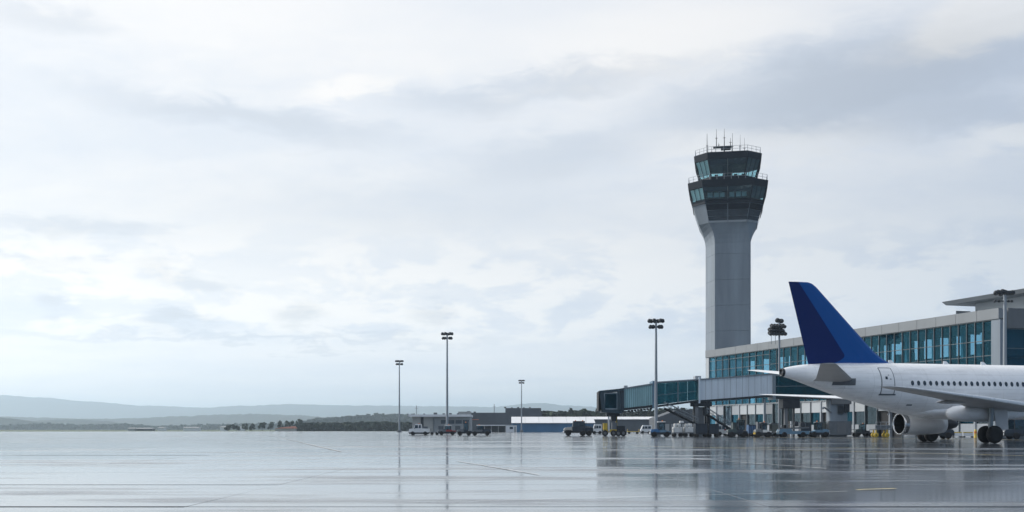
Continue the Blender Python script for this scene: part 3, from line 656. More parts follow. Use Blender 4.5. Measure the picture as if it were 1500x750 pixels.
# ground storey
w3 = 2.9; nb = int((TL - 2.8) / w3); w3 = (TL - 2.8) / nb
for k in range(nb):
    a, b = 1.25 + k * w3, 1.25 + (k + 1) * w3; g = .02
    dark = k in (18, 19, 4, 9, 13)
    cm = rg.choice(('white_panel', 'white_panel', 'grey_panel', 'fascia', 'glass'))
    bp('cladding_panel', cm, term, a + g, b - g, -.05, .25, 3.75, 5.55) if cm != 'glass' else bp('window_pane', 'glass_clear', term, a + g, b - g, .02, .08, 3.75, 5.55)
    if dark: bp('roller_door', 'black', term, a + g, b - g, .25, .4, 0, 3.72)
    else:
        bp('plinth_panel', 'grey_panel', term, a + g, b - g, -.05, .3, 0, 1.75)
        for q in (0, 1): bp('window_pane', 'glass_clear' if k % 3 else 'glass_teal', term, a + q * w3 / 2 + .04, a + (q + 1) * w3 / 2 - .04, .05, .1, 1.8, 3.7)
    bp('pilaster', 'grey_panel' if k % 3 == 0 else 'mullion', term, b - (.16 if k % 3 == 0 else .06), b + (.16 if k % 3 == 0 else .06), -.2, .35, 0, 5.6)
bp('string_course', 'white_panel', term, 0, TL, -.22, .0, 5.56, 5.63)
# end wall facing the camera
for k in range(10): bp('fascia_panel', 'concrete_dark', term, TL, TL + .28, .95 + k * 2.9, 3.8 + k * 2.9, ZF - 1.2, ZT)
for k in range(10):
    y0 = .95 + k * 2.9
    for j in range(5): bp('window_pane', 'glass_teal', term, TL - .02, TL + .04, y0 + .05, y0 + 2.85, 1.5 + j * 2.48, 3.92 + j * 2.48)
    bp('mullion', 'mullion', term, TL - .05, TL + .16, y0 + 2.85, y0 + 2.95, 0, ZF - 1.2)
bp('end_wall', 'concrete_dark', term, TL - 1.2, TL - .9, 1, 29, 0, ZF - .1)
for j in range(6): bp('transom', 'mullion', term, TL - .04, TL + .12, .95, 29.9, 1.42 + j * 2.48, 1.5 + j * 2.48)
# roof pavilion
MB().loft([[(66.6, 2.5, 18.35), (81.5, 2.5, 18.35), (81.5, 24, 18.35), (66.6, 24, 18.35)], [(66.2, 2.1, 18.85), (82, 2.1, 18.85), (82, 24.4, 18.85), (66.2, 24.4, 18.85)]]).build('overhanging_roof', 'fascia', term)
bp('pavilion_wall', 'white_panel', term, 69.5, 79, 5, 22, ZT - .2, 18.35)
bp('railing', 'galvanised', term, 68.5, 68.56, 2.6, 5, ZT - .1, ZT + .9)
for k in range(4): bp('roof_unit', 'concrete_dark', term, 33 + k * 1.6, 34.3 + k * 1.6, 5, 7, ZT - .2, ZT + .7 + .15 * (k % 2))

# ------------------------------------------------------------------ boarding bridge
BY = 158.5; BS = F / BY
bridge = thing('boarding_bridge', 'sloping passenger boarding bridge with teal glass and ribbed grey tunnel', 'boarding bridge', (0, BY, 0))
def bx(px): return (px - CX) / BS
def bz(py): return CH + (HZ - py) / BS
def tunnel_quad(name, mt, px0, px1, t0, t1, b0, b1, y0, y1):   # a sloping slab between two pixel columns
    x0, x1 = bx(px0), bx(px1)
    r = [[(x0, y0, bz(b0)), (x1, y0, bz(b1)), (x1, y0, bz(t1)), (x0, y0, bz(t0))], [(x0, y1, bz(b0)), (x1, y1, bz(b1)), (x1, y1, bz(t1)), (x0, y1, bz(t0))]]
    return MB().loft(r).build(name, mt, bridge)
def tunnel(px0, px1, t0, t1, b0, b1, wy):
    tunnel_quad('tunnel_floor', 'dark_metal', px0, px1, b0 - 3, b1 - 3, b0, b1, -.15, wy + .15)
    tunnel_quad('tunnel_roof', 'steel', px0, px1, t0, t1, t0 + 2, t1 + 2, -.15, wy + .15)
def between(px, px0, px1, v0, v1): return v0 + (v1 - v0) * (px - px0) / (px1 - px0)
def facing(name, mt, px0, px1, T, a, b, f0, f1, y0, y1):          # piece of a tunnel side, f 0 = floor line, 1 = roof line
    def zf(px, f): t = between(px, *T[:2], *T[2:4]); bb = between(px, *T[:2], *T[4:6]); return bb + (t - bb) * f
    return tunnel_quad(name, mt, a, b, zf(a, f1), zf(b, f1), zf(a, f0), zf(b, f0), y0, y1)
TA = (911, 958, 568.5, 561, 601.5, 596.5); TB = (956, 1023, 559.5, 555, 597.5, 588.5); TC = (1023, 1134, 555, 546.5, 589.5, 581); TD = (1134, 1312, 549, 545, 584, 584)
# telescoping tunnels
for T, wy in ((TA, 2.4), (TB, 2.9), (TC, 2.6), (TD, 2.6)): tunnel(*T, wy)
for wy, T in ((2.35, TA), (2.85, TB), (2.5, TC), (2.5, TD)):
    if T is TC or T is TA: facing('rear_wall', 'bridge_panel', *T[:2], T, *T[:2], .08, .94, wy, wy + .06)
    else:
        k0 = 6 if T is TB else 14
        for k in range(k0): a, b = between(k, 0, k0, *T[:2]), between(k + .97, 0, k0, *T[:2]); facing('rear_window_pane', 'glass_bridge', a, b, T, a, b, .1, .93, wy, wy + .05)
for k in range(15): a, b = between(k, 0, 15, 914, 956), between(k + .86, 0, 15, 914, 956); facing('glass_strip', 'glass_frosted', a, b, TA, a, b, .1, .94, .0, .06)
facing('inner_lining', 'interior', 914, 956, TA, 914, 956, .1, .93, .3, .34)
for a, b in ((958, 992.5), (993.6, 1021)):
    for f0, f1 in ((.1, .46), (.475, .93)):
        m_ = (a + b) / 2
        facing('window_pane', 'glass_bridge', a, m_ - .3, TB, a, m_ - .3, f0, f1, .0, .05); facing('window_pane', 'glass_bridge', m_ + .3, b, TB, m_ + .3, b, f0, f1, .0, .05)
facing('handrail', 'steel', 958, 1021, TB, 958, 1021, .46, .475, -.03, .08); facing('mullion', 'steel', 992.4, 993.7, TB, 992.4, 993.7, .08, .95, -.06, .1)
facing('end_frame', 'paint_steelblue', 955.5, 958.5, TB, 955.5, 958.5, -.02, 1.04, -.25, 3.1); facing('end_frame', 'bridge_panel', 1020.5, 1024.5, TC, 1023, 1025.5, -.04, 1.06, -.25, 3.1)
npan = 12
for k in range(npan): a, b = between(k, 0, npan, 1025, 1133), between(k + .955, 0, npan, 1025, 1133); facing('wall_panel', 'bridge_panel', a, b, TC, a, b, .06, .965, .0, .08)
for k in range(npan): a = between(k + .975, 0, npan, 1025, 1133); facing('seam', 'line_grey', a - .25, a + .25, TC, a - .25, a + .25, .06, .965, .03, .06)
for k in range(11):
    a, b = between(k, 0, 11, 1135, 1311), between(k + .95, 0, 11, 1135, 1311)
    for f0, f1 in ((.1, .5), (.53, .93)): facing('window_pane', 'glass_bridge', a, b, TD, a, b, f0, f1, .0, .05)
facing('transom', 'mullion', 1135, 1311, TD, 1135, 1311, .5, .53, -.04, .08)
facing('end_frame', 'steel', 1131, 1136, TD, 1131.5, 1136, -.04, 1.06, -.2, 2.9)
# cab at the head of the bridge
def cab_ring(px, t, b): return [(bx(px), -.5, bz(b)), (bx(px), 2.9, bz(b)), (bx(px), 2.9, bz(t)), (bx(px), -.5, bz(t))]
MB().loft([cab_ring(877.5, 572.5, 575.5), cab_ring(912, 569, 573)]).build('cab_roof', 'cab_paint', bridge)
MB().loft([cab_ring(881, 600, 604), cab_ring(911, 601, 606)]).build('cab_floor', 'cab_paint', bridge)
MB().add([(bx(877.8), -.5, bz(575)), (bx(884), -.5, bz(575)), (bx(886.5), -.5, bz(601)), (bx(881), -.5, bz(601)), (bx(877.8), -.3, bz(575)), (bx(884), -.3, bz(575)), (bx(886.5), -.3, bz(601)), (bx(881), -.3, bz(601))], [(0, 1, 2, 3), (7, 6, 5, 4), (0, 4, 5, 1), (1, 5, 6, 2), (2, 6, 7, 3), (3, 7, 4, 0)]).build('cab_wall', 'cab_paint', bridge)
MB().add([(bx(903.5), -.5, bz(573.5)), (bx(907.5), -.5, bz(573)), (bx(910), -.5, bz(602)), (bx(905), -.5, bz(602)), (bx(903.5), -.3, bz(573.5)), (bx(907.5), -.3, bz(573)), (bx(910), -.3, bz(602)), (bx(905), -.3, bz(602))], [(0, 1, 2, 3), (7, 6, 5, 4), (0, 4, 5, 1), (1, 5, 6, 2), (2, 6, 7, 3), (3, 7, 4, 0)]).build('cab_wall', 'cab_paint', bridge)
for nm, m1, ins, dy in (('cab_window_frame', 'steel', 0, 0), ('window_pane', 'glass_bridge', 1.2, -.06)):
    MB().b2(bx(885 + ins), bx(904 - ins), -.42 + dy, -.36 + dy, bz(599 - ins), bz(576 + ins)).build(nm, m1 if ins else 'steel', bridge) if ins else [MB().b2(bx(a), bx(b), -.44, -.32, bz(d_), bz(c_)).build(nm, m1, bridge) for a, b, c_, d_ in ((884.5, 886, 575.5, 600), (902.6, 904, 575.5, 600), (886, 902.6, 575.5, 577), (886, 902.6, 598, 600))]
bp('cab_rear_wall', 'interior', bridge, bx(880), bx(910), 2.7, 2.85, bz(602), bz(574)); bp('control_desk', 'steel', bridge, bx(893), bx(899), .4, .9, bz(601), bz(593))
for k in range(7): bp('bellows_fold', 'paint_steelblue' if k % 2 else 'dark_metal', bridge, bx(908.5 + k * .8), bx(909.2 + k * .8), -.3 + .1 * (k % 2), 2.8, bz(603), bz(569))
for k in range(5): bp('bumper_fold', 'black', bridge, bx(877.0 - k * .35), bx(877.4 - k * .35) , -.5, 2.9, bz(602), bz(574)) if k < 3 else None
bp('roof_unit', 'grey_panel', bridge, bx(915), bx(920), .6, 1.6, bz(568), bz(564.5)); bp('roof_unit', 'grey_panel', bridge, bx(1019), bx(1027.5), .3, 2.2, bz(556), bz(550.5))
# supports
def leg(name, m1, px0, px1, y0, y1, z0, z1): return bp(name, m1, bridge, bx(px0), bx(px1), y0, y1, z0, z1)
leg('drive_column', 'paint_white', 891, 893.2, .3, .6, .7, 3.6); leg('drive_column', 'paint_yellow', 903.5, 905.8, 1.6, 1.9, .7, 3.6)
leg('lift_housing', 'dark_metal', 889, 908, .2, 2.2, 2.9, 3.5); leg('lift_housing', 'dark_metal', 896, 903, .3, 2.0, 2.2, 2.9)
leg('drive_beam', 'paint_yellow', 885, 915, .4, 1.0, .55, 1.0); leg('control_box', 'paint_yellow', 884, 890, .2, 1.0, 1.0, 1.9); leg('control_box', 'paint_grey', 897, 904, .4, 1.4, 1.0, 2.0); leg('ballast', 'dark_metal', 904, 916, .3, 1.6, .5, 1.5)
for px in (886.5, 899, 906, 913.5):
    o = MB().lathe([(.28, -.2), (.45, -.18), (.45, .18), (.28, .2)], (0, 0, 0), 'y', 14).build('wheel', 'rubber', bridge, (bx(px), .3, .45)); MB().lathe([(.24, -.21), (.26, -.15)], (0, 0, 0), 'y', 10).build('rim', 'rim', o)
for px, y in ((1019, .2), (1036, .2), (1019, 2.0), (1036, 2.0)): leg('support_post', 'concrete_dark' if px < 1030 else 'dark_metal', px, px + 4.5, y, y + .45, 0, bz(588))
leg('support_beam', 'dark_metal', 1016, 1043, 0, 2.7, bz(595), bz(589)); leg('support_panel', 'concrete_dark', 1024, 1031, .6, 1.0, 0, bz(596)); leg('junction_box', 'dark_metal', 1031, 1039, .15, .7, bz(609), bz(597)); leg('junction_box', 'dark_metal', 1012, 1017, .2, .7, bz(595), bz(590))
leg('support_post', 'concrete_dark', 1150.5, 1155, .3, 1.0, 0, bz(590)); leg('support_post', 'dark_metal', 1163, 1165, .3, .8, 0, bz(590)); leg('support_beam', 'dark_metal', 1147, 1172, 0, 2.6, bz(598), bz(584.5)); leg('junction_box', 'paint_green', 1156, 1161, .1, .6, 2.2, bz(598)); leg('drain_pipe', 'steel', 1120.5, 1123, .5, .75, 0, bz(584))
MB().bbox(((bx(1216.5) + bx(1243)) / 2, 1.3, bz(584) / 2), (bx(1243) - bx(1216.5), 1.9, bz(584)), .12).build('support_pier', 'concrete', bridge)
leg('pier_head', 'concrete_dark', 1218, 1247, -.1, 2.7, bz(592), bz(584.2)); leg('junction_box', 'dark_metal', 1228, 1236, .0, .33, bz(606), bz(594)); leg('junction_box', 'dark_metal', 1238, 1245, .1, .5, bz(604), bz(586)); leg('equipment_cabinet', 'paint_grey', 1213, 1246, -.5, .3, .15, 2.2); leg('cabinet_door', 'concrete_dark', 1225, 1238, -.56, -.505, .3, 2.0)
MB().tube((bx(1218), .2, bz(604)), (bx(1206), -.6, bz(597)), .12, n=6).tube((bx(1206), -.6, bz(597)), (bx(1203), -.6, bz(598.5)), .16, n=6).build('lamp_arm', 'galvanised', bridge)
def stair(p0, p1, y, nst):
    a, b = Vector((bx(p0[0]), y, bz(p0[1]))), Vector((bx(p1[0]), y, bz(p1[1])))
    for yy in (0, 1.0):
        o = Vector((0, yy, 0)); MB().tube(a + o, b + o, .13, n=4, smooth=False).build('stair_stringer', 'dark_metal', bridge); MB().tube(a + o + Vector((0, 0, .95)), b + o + Vector((0, 0, .95)), .045, n=5).tube(a + o + Vector((0, 0, .5)), b + o + Vector((0, 0, .5)), .03, n=5).build('stair_rail', 'steel', bridge)
        for k in range(0, nst + 1, 3): p = a.lerp(b, k / nst) + o; MB().tube(p, p + Vector((0, 0, .95)), .03, n=5).build('baluster', 'steel', bridge)
    for k in range(nst): p = a.lerp(b, (k + .5) / nst); bp('stair_tread', 'dark_metal', bridge, p.x - .14, p.x + .14, y, y + 1.0, p.z + .02, p.z + .06)
stair((972, 598.5), (1021, 622.5), -1.3, 15); stair((1034, 607), (1068, 628.5), -1.3, 12)
for k in range(8): bp('cable_carrier', 'dark_metal', bridge, bx(920 + k * 4.6), bx(923.5 + k * 4.6), .4, .7, bz(between(920 + k * 4.6, *TA[:2], *TA[4:6])) - .28, bz(between(920 + k * 4.6, *TA[:2], *TA[4:6])) - .03)

# ------------------------------------------------------------------ floodlight masts
def lamp_head(t, p, s, tilt):
    o = MB().lathe([(.30 * s, -.30 * s), (.42 * s, -.12 * s), (.40 * s, .05 * s), (.22 * s, .28 * s), (.08 * s, .34 * s)], (0, 0, 0), 'z', 10).build('lamp_head', 'dark_metal', t, p); o.rotation_euler = tilt
    MB().lathe([(.27 * s, -.315 * s), (.28 * s, -.295 * s)], (0, 0, 0), 'z', 10).build('lens', 'rim', o)
    return o
def mast(px, Y, ytop, s, label, low=True, group='floodlight masts on the apron'):
    H = hz(ytop, Y); t = thing('light_mast', label, 'light mast', at(px, Y, 0), 0, group)
    MB().tube((0, 0, .5), (0, 0, H - .3), .32 * s, .17 * s, 10).build('pole', 'galvanised', t)
    MB().bbox((0, 0, .35), (1.5 * s, 1.5 * s, .9), .1).build('base_block', 'concrete_dark', t)
    MB().tube((-1.25 * s, 0, H - .45 * s), (1.25 * s, 0, H - .45 * s), .08 * s, n=6).tube((0, -.9 * s, H - .45 * s), (0, .9 * s, H - .45 * s), .08 * s, n=6).build('crossarm', 'dark_metal', t)
    for x, y in ((-1.15, 0), (1.15, 0), (-.42, -.5), (.42, .5), (0, .85), (-.75, .5), (.75, -.5)): lamp_head(t, (x * s, y * s, H - .45 * s), s, (R(28) * (-1 if y < 0 else 1), R(28) * (1 if x > 0 else -1), 0))
    if low:
        MB().tube((-1.0 * s, 0, H - 1.55 * s), (1.0 * s, 0, H - 1.55 * s), .07 * s, n=6).build('crossarm', 'dark_metal', t)
        for x in (-.95, -.5, .6, .95): lamp_head(t, (x * s, .1, H - 1.5 * s), s, (R(20), R(20) * (1 if x > 0 else -1), 0))
    return t
mast(585, 381, 527, 1.0, 'tall floodlight mast farthest left, standing by itself in front of the wooded hill')
mast(655, 262, 486, 1.0, 'tallest floodlight mast behind the dark tow tractors')
mast(764, 396, 556, .78, 'small distant floodlight mast in front of the blue hangar')
mast(961, 154, 466, .80, 'floodlight mast standing in front of the boarding bridge tunnel')
# the crowded mast beside the terminal
tt = at(1141.5, 171, 0); t = thing('light_mast', 'floodlight mast with crowded tiers of lamps left of the blue tail fin', 'light mast', tt, 0, 'floodlight masts on the apron')
s5 = 171 / F; H5 = hz(466, 171)
MB().tube((0, 0, 0), (0, 0, H5 - .6), .22, .14, 10).build('pole', 'galvanised', t); MB().bbox((0, 0, .3), (1.2, 1.2, .6), .1).build('base_block', 'concrete_dark', t)
for z, x0, x1 in ((hz(489, 171), -15, 8), (hz(484, 171), -15, 7), (hz(478.5, 171), -12, 9)):
    MB().b2(x0 * s5, x1 * s5, -.7, .7, z - .07, z + .07).build('platform', 'dark_metal', t)
    k = x0
    while k < x1 - 1: lamp_head(t, ((k + 1.5) * s5, -.5, z - .02), .8, (R(-30), 0, 0)); lamp_head(t, ((k + 2.0) * s5, .5, z + .25), .8, (R(30), 0, 0)); k += 4.2
for x, z in ((-2.5, 469), (2.8, 470)): lamp_head(t, (x * s5, 0, hz(z, 171)), 1.0, (R(-40), 0, 0))
MB().tube((-2.5 * s5, 0, hz(469, 171)), (2.8 * s5, 0, hz(470, 171)), .06, n=5).tube((0, 0, hz(479, 171)), (0, 0, hz(469.5, 171)), .09, n=5).build('crossarm', 'dark_metal', t)
for x in (-11, -5): MB().tube((x * s5, .3, hz(489, 171)), (x * s5, .3, hz(504, 171)), .04, n=5).build('stay', 'steel', t)
# mast at the terminal's corner
tt = at(1472, 118, 0); t = thing('light_mast', 'floodlight mast at the terminal corner above the white fuselage', 'light mast', tt, 0, 'floodlight masts on the apron')
s6 = 118 / F; H6 = hz(425, 118)
MB().tube((0, 0, 0), (0, 0, H6 - .2), .26, .16, 10).build('pole', 'galvanised', t); MB().bbox((0, 0, .3), (1.2, 1.2, .6), .1).build('base_block', 'concrete_dark', t)
for yy, xx0, xx1 in ((428.5, -14, 11), (441, -14, 11)): MB().tube((xx0 * s6, 0, hz(yy, 118)), (xx1 * s6, 0, hz(yy, 118)), .06, n=6).build('crossarm', 'dark_metal', t)
for x, yy in ((-14, 428), (-10.5, 427), (-7, 429), (-4.5, 426), (-1, 427), (3, 428), (6.5, 428), (10, 427.5)): lamp_head(t, (x * s6, -.15, hz(yy + 1, 118)), .72, (R(-35), R(15 if x > 0 else -15), 0))
for x in (-14, -8, 6, 10.5): lamp_head(t, (x * s6, .1, hz(441, 118)), .38, (R(-20), 0, 0))

# ------------------------------------------------------------------ airliner
PY = R(15)
plane = thing('airliner', 'white jet airliner with two-tone blue tail fin parked at the terminal', 'airliner', (19.5, 78.5, 0), PY)
ST = [(0, 4.78, 5.40, .31), (.5, 4.66, 5.52, .43), (1.5, 4.34, 5.67, .72), (2.8, 3.92, 5.77, 1.02), (4.8, 3.30, 5.85, 1.38), (7.5, 2.60, 5.89, 1.74), (9.5, 2.17, 5.9, 1.90), (12, 1.86, 5.9, 1.965), (14, 1.8, 5.9, 1.975), (20, 1.8, 5.9, 1.975), (31, 1.8, 5.9, 1.975), (33.5, 1.95, 5.74, 1.8), (35.5, 2.3, 5.25, 1.35), (36.8, 2.75, 4.55, .75), (37.45, 3.25, 3.85, .2)]
def station(s):
    s = max(0, min(37.45, s))
    for i in range(len(ST) - 1):
        if s <= ST[i + 1][0]:
            p0, p1, p2, p3 = ST[max(0, i - 1)], ST[i], ST[i + 1], ST[min(len(ST) - 1, i + 2)]
            h = p2[0] - p1[0]; t = (s - p1[0]) / h; r = []
            for k in (1, 2, 3):
                m1 = (p2[k] - p0[k]) / max(p2[0] - p0[0], 1e-6) * h; m2 = (p3[k] - p1[k]) / max(p3[0] - p1[0], 1e-6) * h
                r.append((2 * t ** 3 - 3 * t * t + 1) * p1[k] + (t ** 3 - 2 * t * t + t) * m1 + (-2 * t ** 3 + 3 * t * t) * p2[k] + (t ** 3 - t * t) * m2)
            return r
def fring(s, n=40, grow=0.0):
    b, tp, w = station(s); zc, hh = (b + tp) / 2, (tp - b) / 2 + grow; w += grow
    return [(s, w * math.cos(2 * math.pi * k / n), zc + hh * math.sin(2 * math.pi * k / n)) for k in range(n)]
def side_y(s, z, off=0.0):
    b, tp, w = station(s); zc, hh = (b + tp) / 2, (tp - b) / 2; q = max(0, 1 - ((z - zc) / hh) ** 2); return -(w * math.sqrt(q) + off)
ss = [0, .25, .5, 1, 1.5, 2.1, 2.8, 3.8, 4.8, 6, 7.5, 8.5, 9.5, 10.7, 12, 13, 14, 17, 20, 25, 31, 32.3, 33.5, 34.5, 35.5, 36.2, 36.8, 37.2, 37.45]
MB().loft([fring(s) for s in ss], True, True, True).build('fuselage', 'fuselage_skin', plane)
MB().lathe([(.30, .02), (.30, -.16), (.25, -.2), (.23, .05), (.02, .06)], (0, 0, 5.09), 'x', 20).build('auxiliary_exhaust', 'dark_metal', plane)
def foil(te, le, y, z, th, vertical=False, n=9):
    pts = []
    prof = [(0, 0), (.05, .55), (.15, .85), (.3, 1.0), (.5, .9), (.75, .5), (1, .03)]
    up = [(le - (le - te) * u, th / 2 * v) for u, v in prof]; lo = [(le - (le - te) * u, -th / 2 * v) for u, v in reversed(prof[1:])]
    for x, t_ in up + lo: pts.append((x, t_, z) if vertical else (x, y, z + t_))
    return pts
fin = MB().loft([foil(te, le, 0, z, th, True) for z, te, le, th in ((5.4, 2.08, 9.4, .5), (5.87, 1.96, 8.75, .5), (6.3, 1.84, 7.95, .5), (6.74, 1.72, 7.35, .5), (7.71, 1.46, 6.35, .46), (10.14, .81, 3.85, .3), (11.3, .5, 2.66, .2), (11.55, .43, 2.3, .16), (11.64, .41, 2.0, .1))], True, True, False).build('tail_fin', 'fin_paint', plane)
for sg in (-1, 1):
    te = [(sg * .7, 2.0, 4.95, 4.50, .34), (sg * 1.5, 1.75, 4.65, 4.62, .32), (sg * 5.5, -.3, .95, 5.38, .12), (sg * 5.7, -.25, .7, 5.42, .06)]
    if sg > 0: te = [(y, a + (.35 if y > 3 else 0), b + (.35 if y > 3 else 0), z + (.15 if y > 3 else .3), t_) for y, a, b, z, t_ in te]
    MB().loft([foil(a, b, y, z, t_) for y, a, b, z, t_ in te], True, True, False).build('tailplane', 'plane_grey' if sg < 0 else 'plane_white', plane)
# stabiliser root plate
wn = [(-1.2, 14.4, 22.2, 2.45, .85), (-2.2, 13.9, 21.2, 2.5, .8), (-4.2, 11.6, 17.4, 2.78, .55), (-7.5, 7.0, 11.0, 3.12, .38), (-12.4, -.1, 2.0, 3.52, .18), (-13.0, -.75, .35, 3.58, .08)]
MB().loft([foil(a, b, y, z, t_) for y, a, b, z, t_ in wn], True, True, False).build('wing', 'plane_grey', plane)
MB().loft([foil(b - .35, b + .05, y, z + .02, t_ * .55) for y, a, b, z, t_ in wn[1:]], True, True, False).build('wing_slat', 'plane_white', plane)
wf = [(1.2, 14.4, 22.2, 2.45, .85), (2.2, 13.9, 21.2, 2.5, .8), (6, 11.6, 16.4, 3.35, .45), (14.6, 6.4, 7.8, 3.98, .14), (15.2, 6.0, 6.9, 4.04, .06)]
MB().loft([foil(a, b, y, z, t_) for y, a, b, z, t_ in wf], True, True, False).build('wing', 'plane_white', plane)
MB().lathe([(.05, 9.6), (.5, 10.3), (.85, 11.6), (1.0, 13.5), (1.0, 20), (.8, 22.5), (.05, 24)], (0, 0, 0), 'x', 20).build('belly_fairing', 'plane_white', plane, (0, 0, 2.35)).scale = (1, 1.65, .62)
MB().lathe([(.03, 0), (.3, .12), (.52, .6), (.62, 1.6), (.62, 3.4), (.5, 5.2), (.2, 7.0), (.02, 7.6)], (11.55, -2.75, 2.17), 'x', 20).build('flap_fairing', 'plane_white', plane)
MB().lathe([(.03, 0), (.10, .3), (.13, .9), (.08, 1.8), (.02, 2.3)], (7.9, -6.6, 2.86), 'x', 12).build('flap_fairing', 'plane_grey', plane)
# engine with its open ring towards the tail
eng = MB().lathe([(.80, 13.55), (.86, 13.9), (.88, 14.6), (.87, 15.8), (.80, 16.9), (.72, 17.5), (.40, 17.52)], (0, 5.75, 1.44), 'x', 32, cap=False).build('engine', 'plane_white', plane)
MB().lathe([(.74, 13.62), (.775, 13.46), (.84, 13.44), (.885, 13.62), (.885, 13.86), (.86, 13.9)], (0, 5.75, 1.44), 'x', 32, cap=False).build('inlet_ring', 'metal_lip', eng)
MB().lathe([(.74, 13.52), (.72, 14.1), (.70, 14.6), (.02, 14.62)], (0, 5.75, 1.44), 'x', 32, cap=False).build('duct', 'black', eng)
fb = MB()
for k in range(18):
    a = 2 * math.pi * k / 18; c_, s_ = math.cos(a), math.sin(a)
    fb.add([(14.35, 5.75 + .2 * c_, 1.44 + .2 * s_), (14.5, 5.75 + .2 * math.cos(a + .2), 1.44 + .2 * math.sin(a + .2)), (14.55, 5.75 + .68 * math.cos(a + .25), 1.44 + .68 * math.sin(a + .25)), (14.35, 5.75 + .68 * c_, 1.44 + .68 * s_)], [(0, 1, 2, 3)])
fb.build('fan_blades', 'dark_metal', eng); MB().lathe([(.02, 13.95), (.12, 14.05), (.2, 14.3), (.2, 14.5)], (0, 5.75, 1.44), 'x', 14).build('spinner', 'dark_metal', eng)
MB().lathe([(.62, 17.3), (.55, 17.9), (.42, 18.3), (.3, 18.7), (.05, 19)], (0, 5.75, 1.44), 'x', 20).build('core_nozzle', 'dark_metal', eng)
MB().loft([[(14.8, 5.6, 2.2), (17.6, 5.6, 2.1), (17.6, 5.9, 2.1), (14.8, 5.9, 2.2)], [(15.5, 5.6, 2.9), (19.5, 5.6, 2.9), (19.5, 5.9, 2.9), (15.5, 5.9, 2.9)]]).build('pylon', 'plane_grey', eng)
# cabin windows and door
for k in range(44):
    s = 9.35 + k * .497; z = 4.36; b, tp, w = station(s); zc, hh = (b + tp) / 2, (tp - b) / 2
    if s > 31.5: break
    nv = Vector((0, -(abs(side_y(s, z)) / w ** 2), (z - zc) / hh ** 2)).normalized(); tn = Vector((1, 0, 0)); un = nv.cross(tn) * -1
    c0 = Vector((s, side_y(s, z), z)); rings = []
    for off, sc2 in ((-.03, 1.0), (.012, 1.0), (.014, .9)): rings.append([c0 + nv * off + tn * (.125 * sc2 * math.cos(a)) + un * (.185 * sc2 * math.sin(a)) for a in [2 * math.pi * i / 14 for i in range(14)]])
    MB().loft(rings).build('cabin_window', 'window_dark', plane)
def patch(name, m1, s0, s1, z0, z1, off, parent=plane, n=8):
    g = []
    for k in range(n + 1):
        z = z0 + (z1 - z0) * k / n; g.append([(s0, side_y(s0, z, off), z), ((s0 + s1) / 2, side_y((s0 + s1) / 2, z, off), z), (s1, side_y(s1, z, off), z), (s1, side_y(s1, z, -.03), z), (s0, side_y(s0, z, -.03), z)])
    return MB().loft(g, True, True, False).build(name, m1, parent)
door = patch('cabin_door', 'plane_white', 6.98, 7.90, 3.58, 5.44, .022)
for a in ((6.92, 6.98, 3.5, 5.47), (7.90, 7.96, 3.5, 5.47), (6.98, 7.90, 5.44, 5.49)): patch('door_outline', 'line_grey', *a, .014, door)
patch('door_sill', 'line_grey', 6.85, 8.05, 3.46, 3.56, .06, door, 2); patch('door_window', 'window_dark', 7.25, 7.42, 4.62, 4.82, .034, door, 2); patch('door_handle', 'line_grey', 7.60, 7.68, 4.6, 4.66, .04, door, 2); patch('door_handle', 'line_grey', 7.50, 7.56, 4.9, 4.95, .04, door, 2)
patch('trim_plate', 'paint_grey', 3.35, 4.98, 4.17, 4.66, .035)
patch('hatch', 'line_grey', 9.2, 9.6, 2.72, 2.82, .02, plane, 2)
for s in (8.9, 13.6, 16.9): MB().loft([[(s - .3, -.03, 5.86), (s + .25, -.03, 5.86), (s + .25, .03, 5.86), (s - .3, .03, 5.86)], [(s - .3, -.015, 6.12), (s - .05, -.015, 6.12), (s - .05, .015, 6.12), (s - .3, .015, 6.12)]]).build('blade_antenna', 'plane_white', plane)
MB().tube((8.6, -.2, 2.35), (8.45, -.2, 2.05), .05, n=6).build('drain_mast', 'plane_grey', plane)
# landing gear
for sg in (-1, 1):
    gs, gy = (14.4, -3.8) if sg < 0 else (17.3, 7.4)
    g = MB().tube((gs, gy, .62), (gs + .1, gy, 2.95), .16, .2, 12).tube((gs, gy, 1.3), (gs + 1.2, gy - sg * 1.4, 2.6), .08, n=8).build('main_gear', 'steel', plane)
    for dy in (-.47, .47):
        wl = MB().lathe([(.33, -.2), (.52, -.21), (.62, -.13), (.64, 0), (.62, .13), (.52, .21), (.33, .2)], (0, 0, 0), 'y', 24).build('wheel', 'rubber', g, (gs, gy + dy, .635))
        MB().lathe([(.08, -.17), (.31, -.19), (.31, .19), (.08, .17)], (gs, gy + dy, .635), 'y', 16).build('rim', 'line_grey', g)
    if sg < 0: MB().loft([[(14.75, -4.05, .95), (15.75, -4.05, 1.0), (15.85, -3.8, 2.5), (14.7, -3.8, 2.5)], [(14.75, -4.0, .95), (15.75, -4.0, 1.0), (15.85, -3.75, 2.5), (14.7, -3.75, 2.5)]]).build('gear_door', 'plane_grey', g)
g = MB().tube((32.5, 0, .4), (32.3, 0, 2.2), .1, .13, 10).build('nose_gear', 'steel', plane)
for dy in (-.25, .25): MB().lathe([(.2, -.1), (.36, -.11), (.38, 0), (.36, .11), (.2, .1)], (32.5, dy, .38), 'y', 18).build('wheel', 'rubber', g)

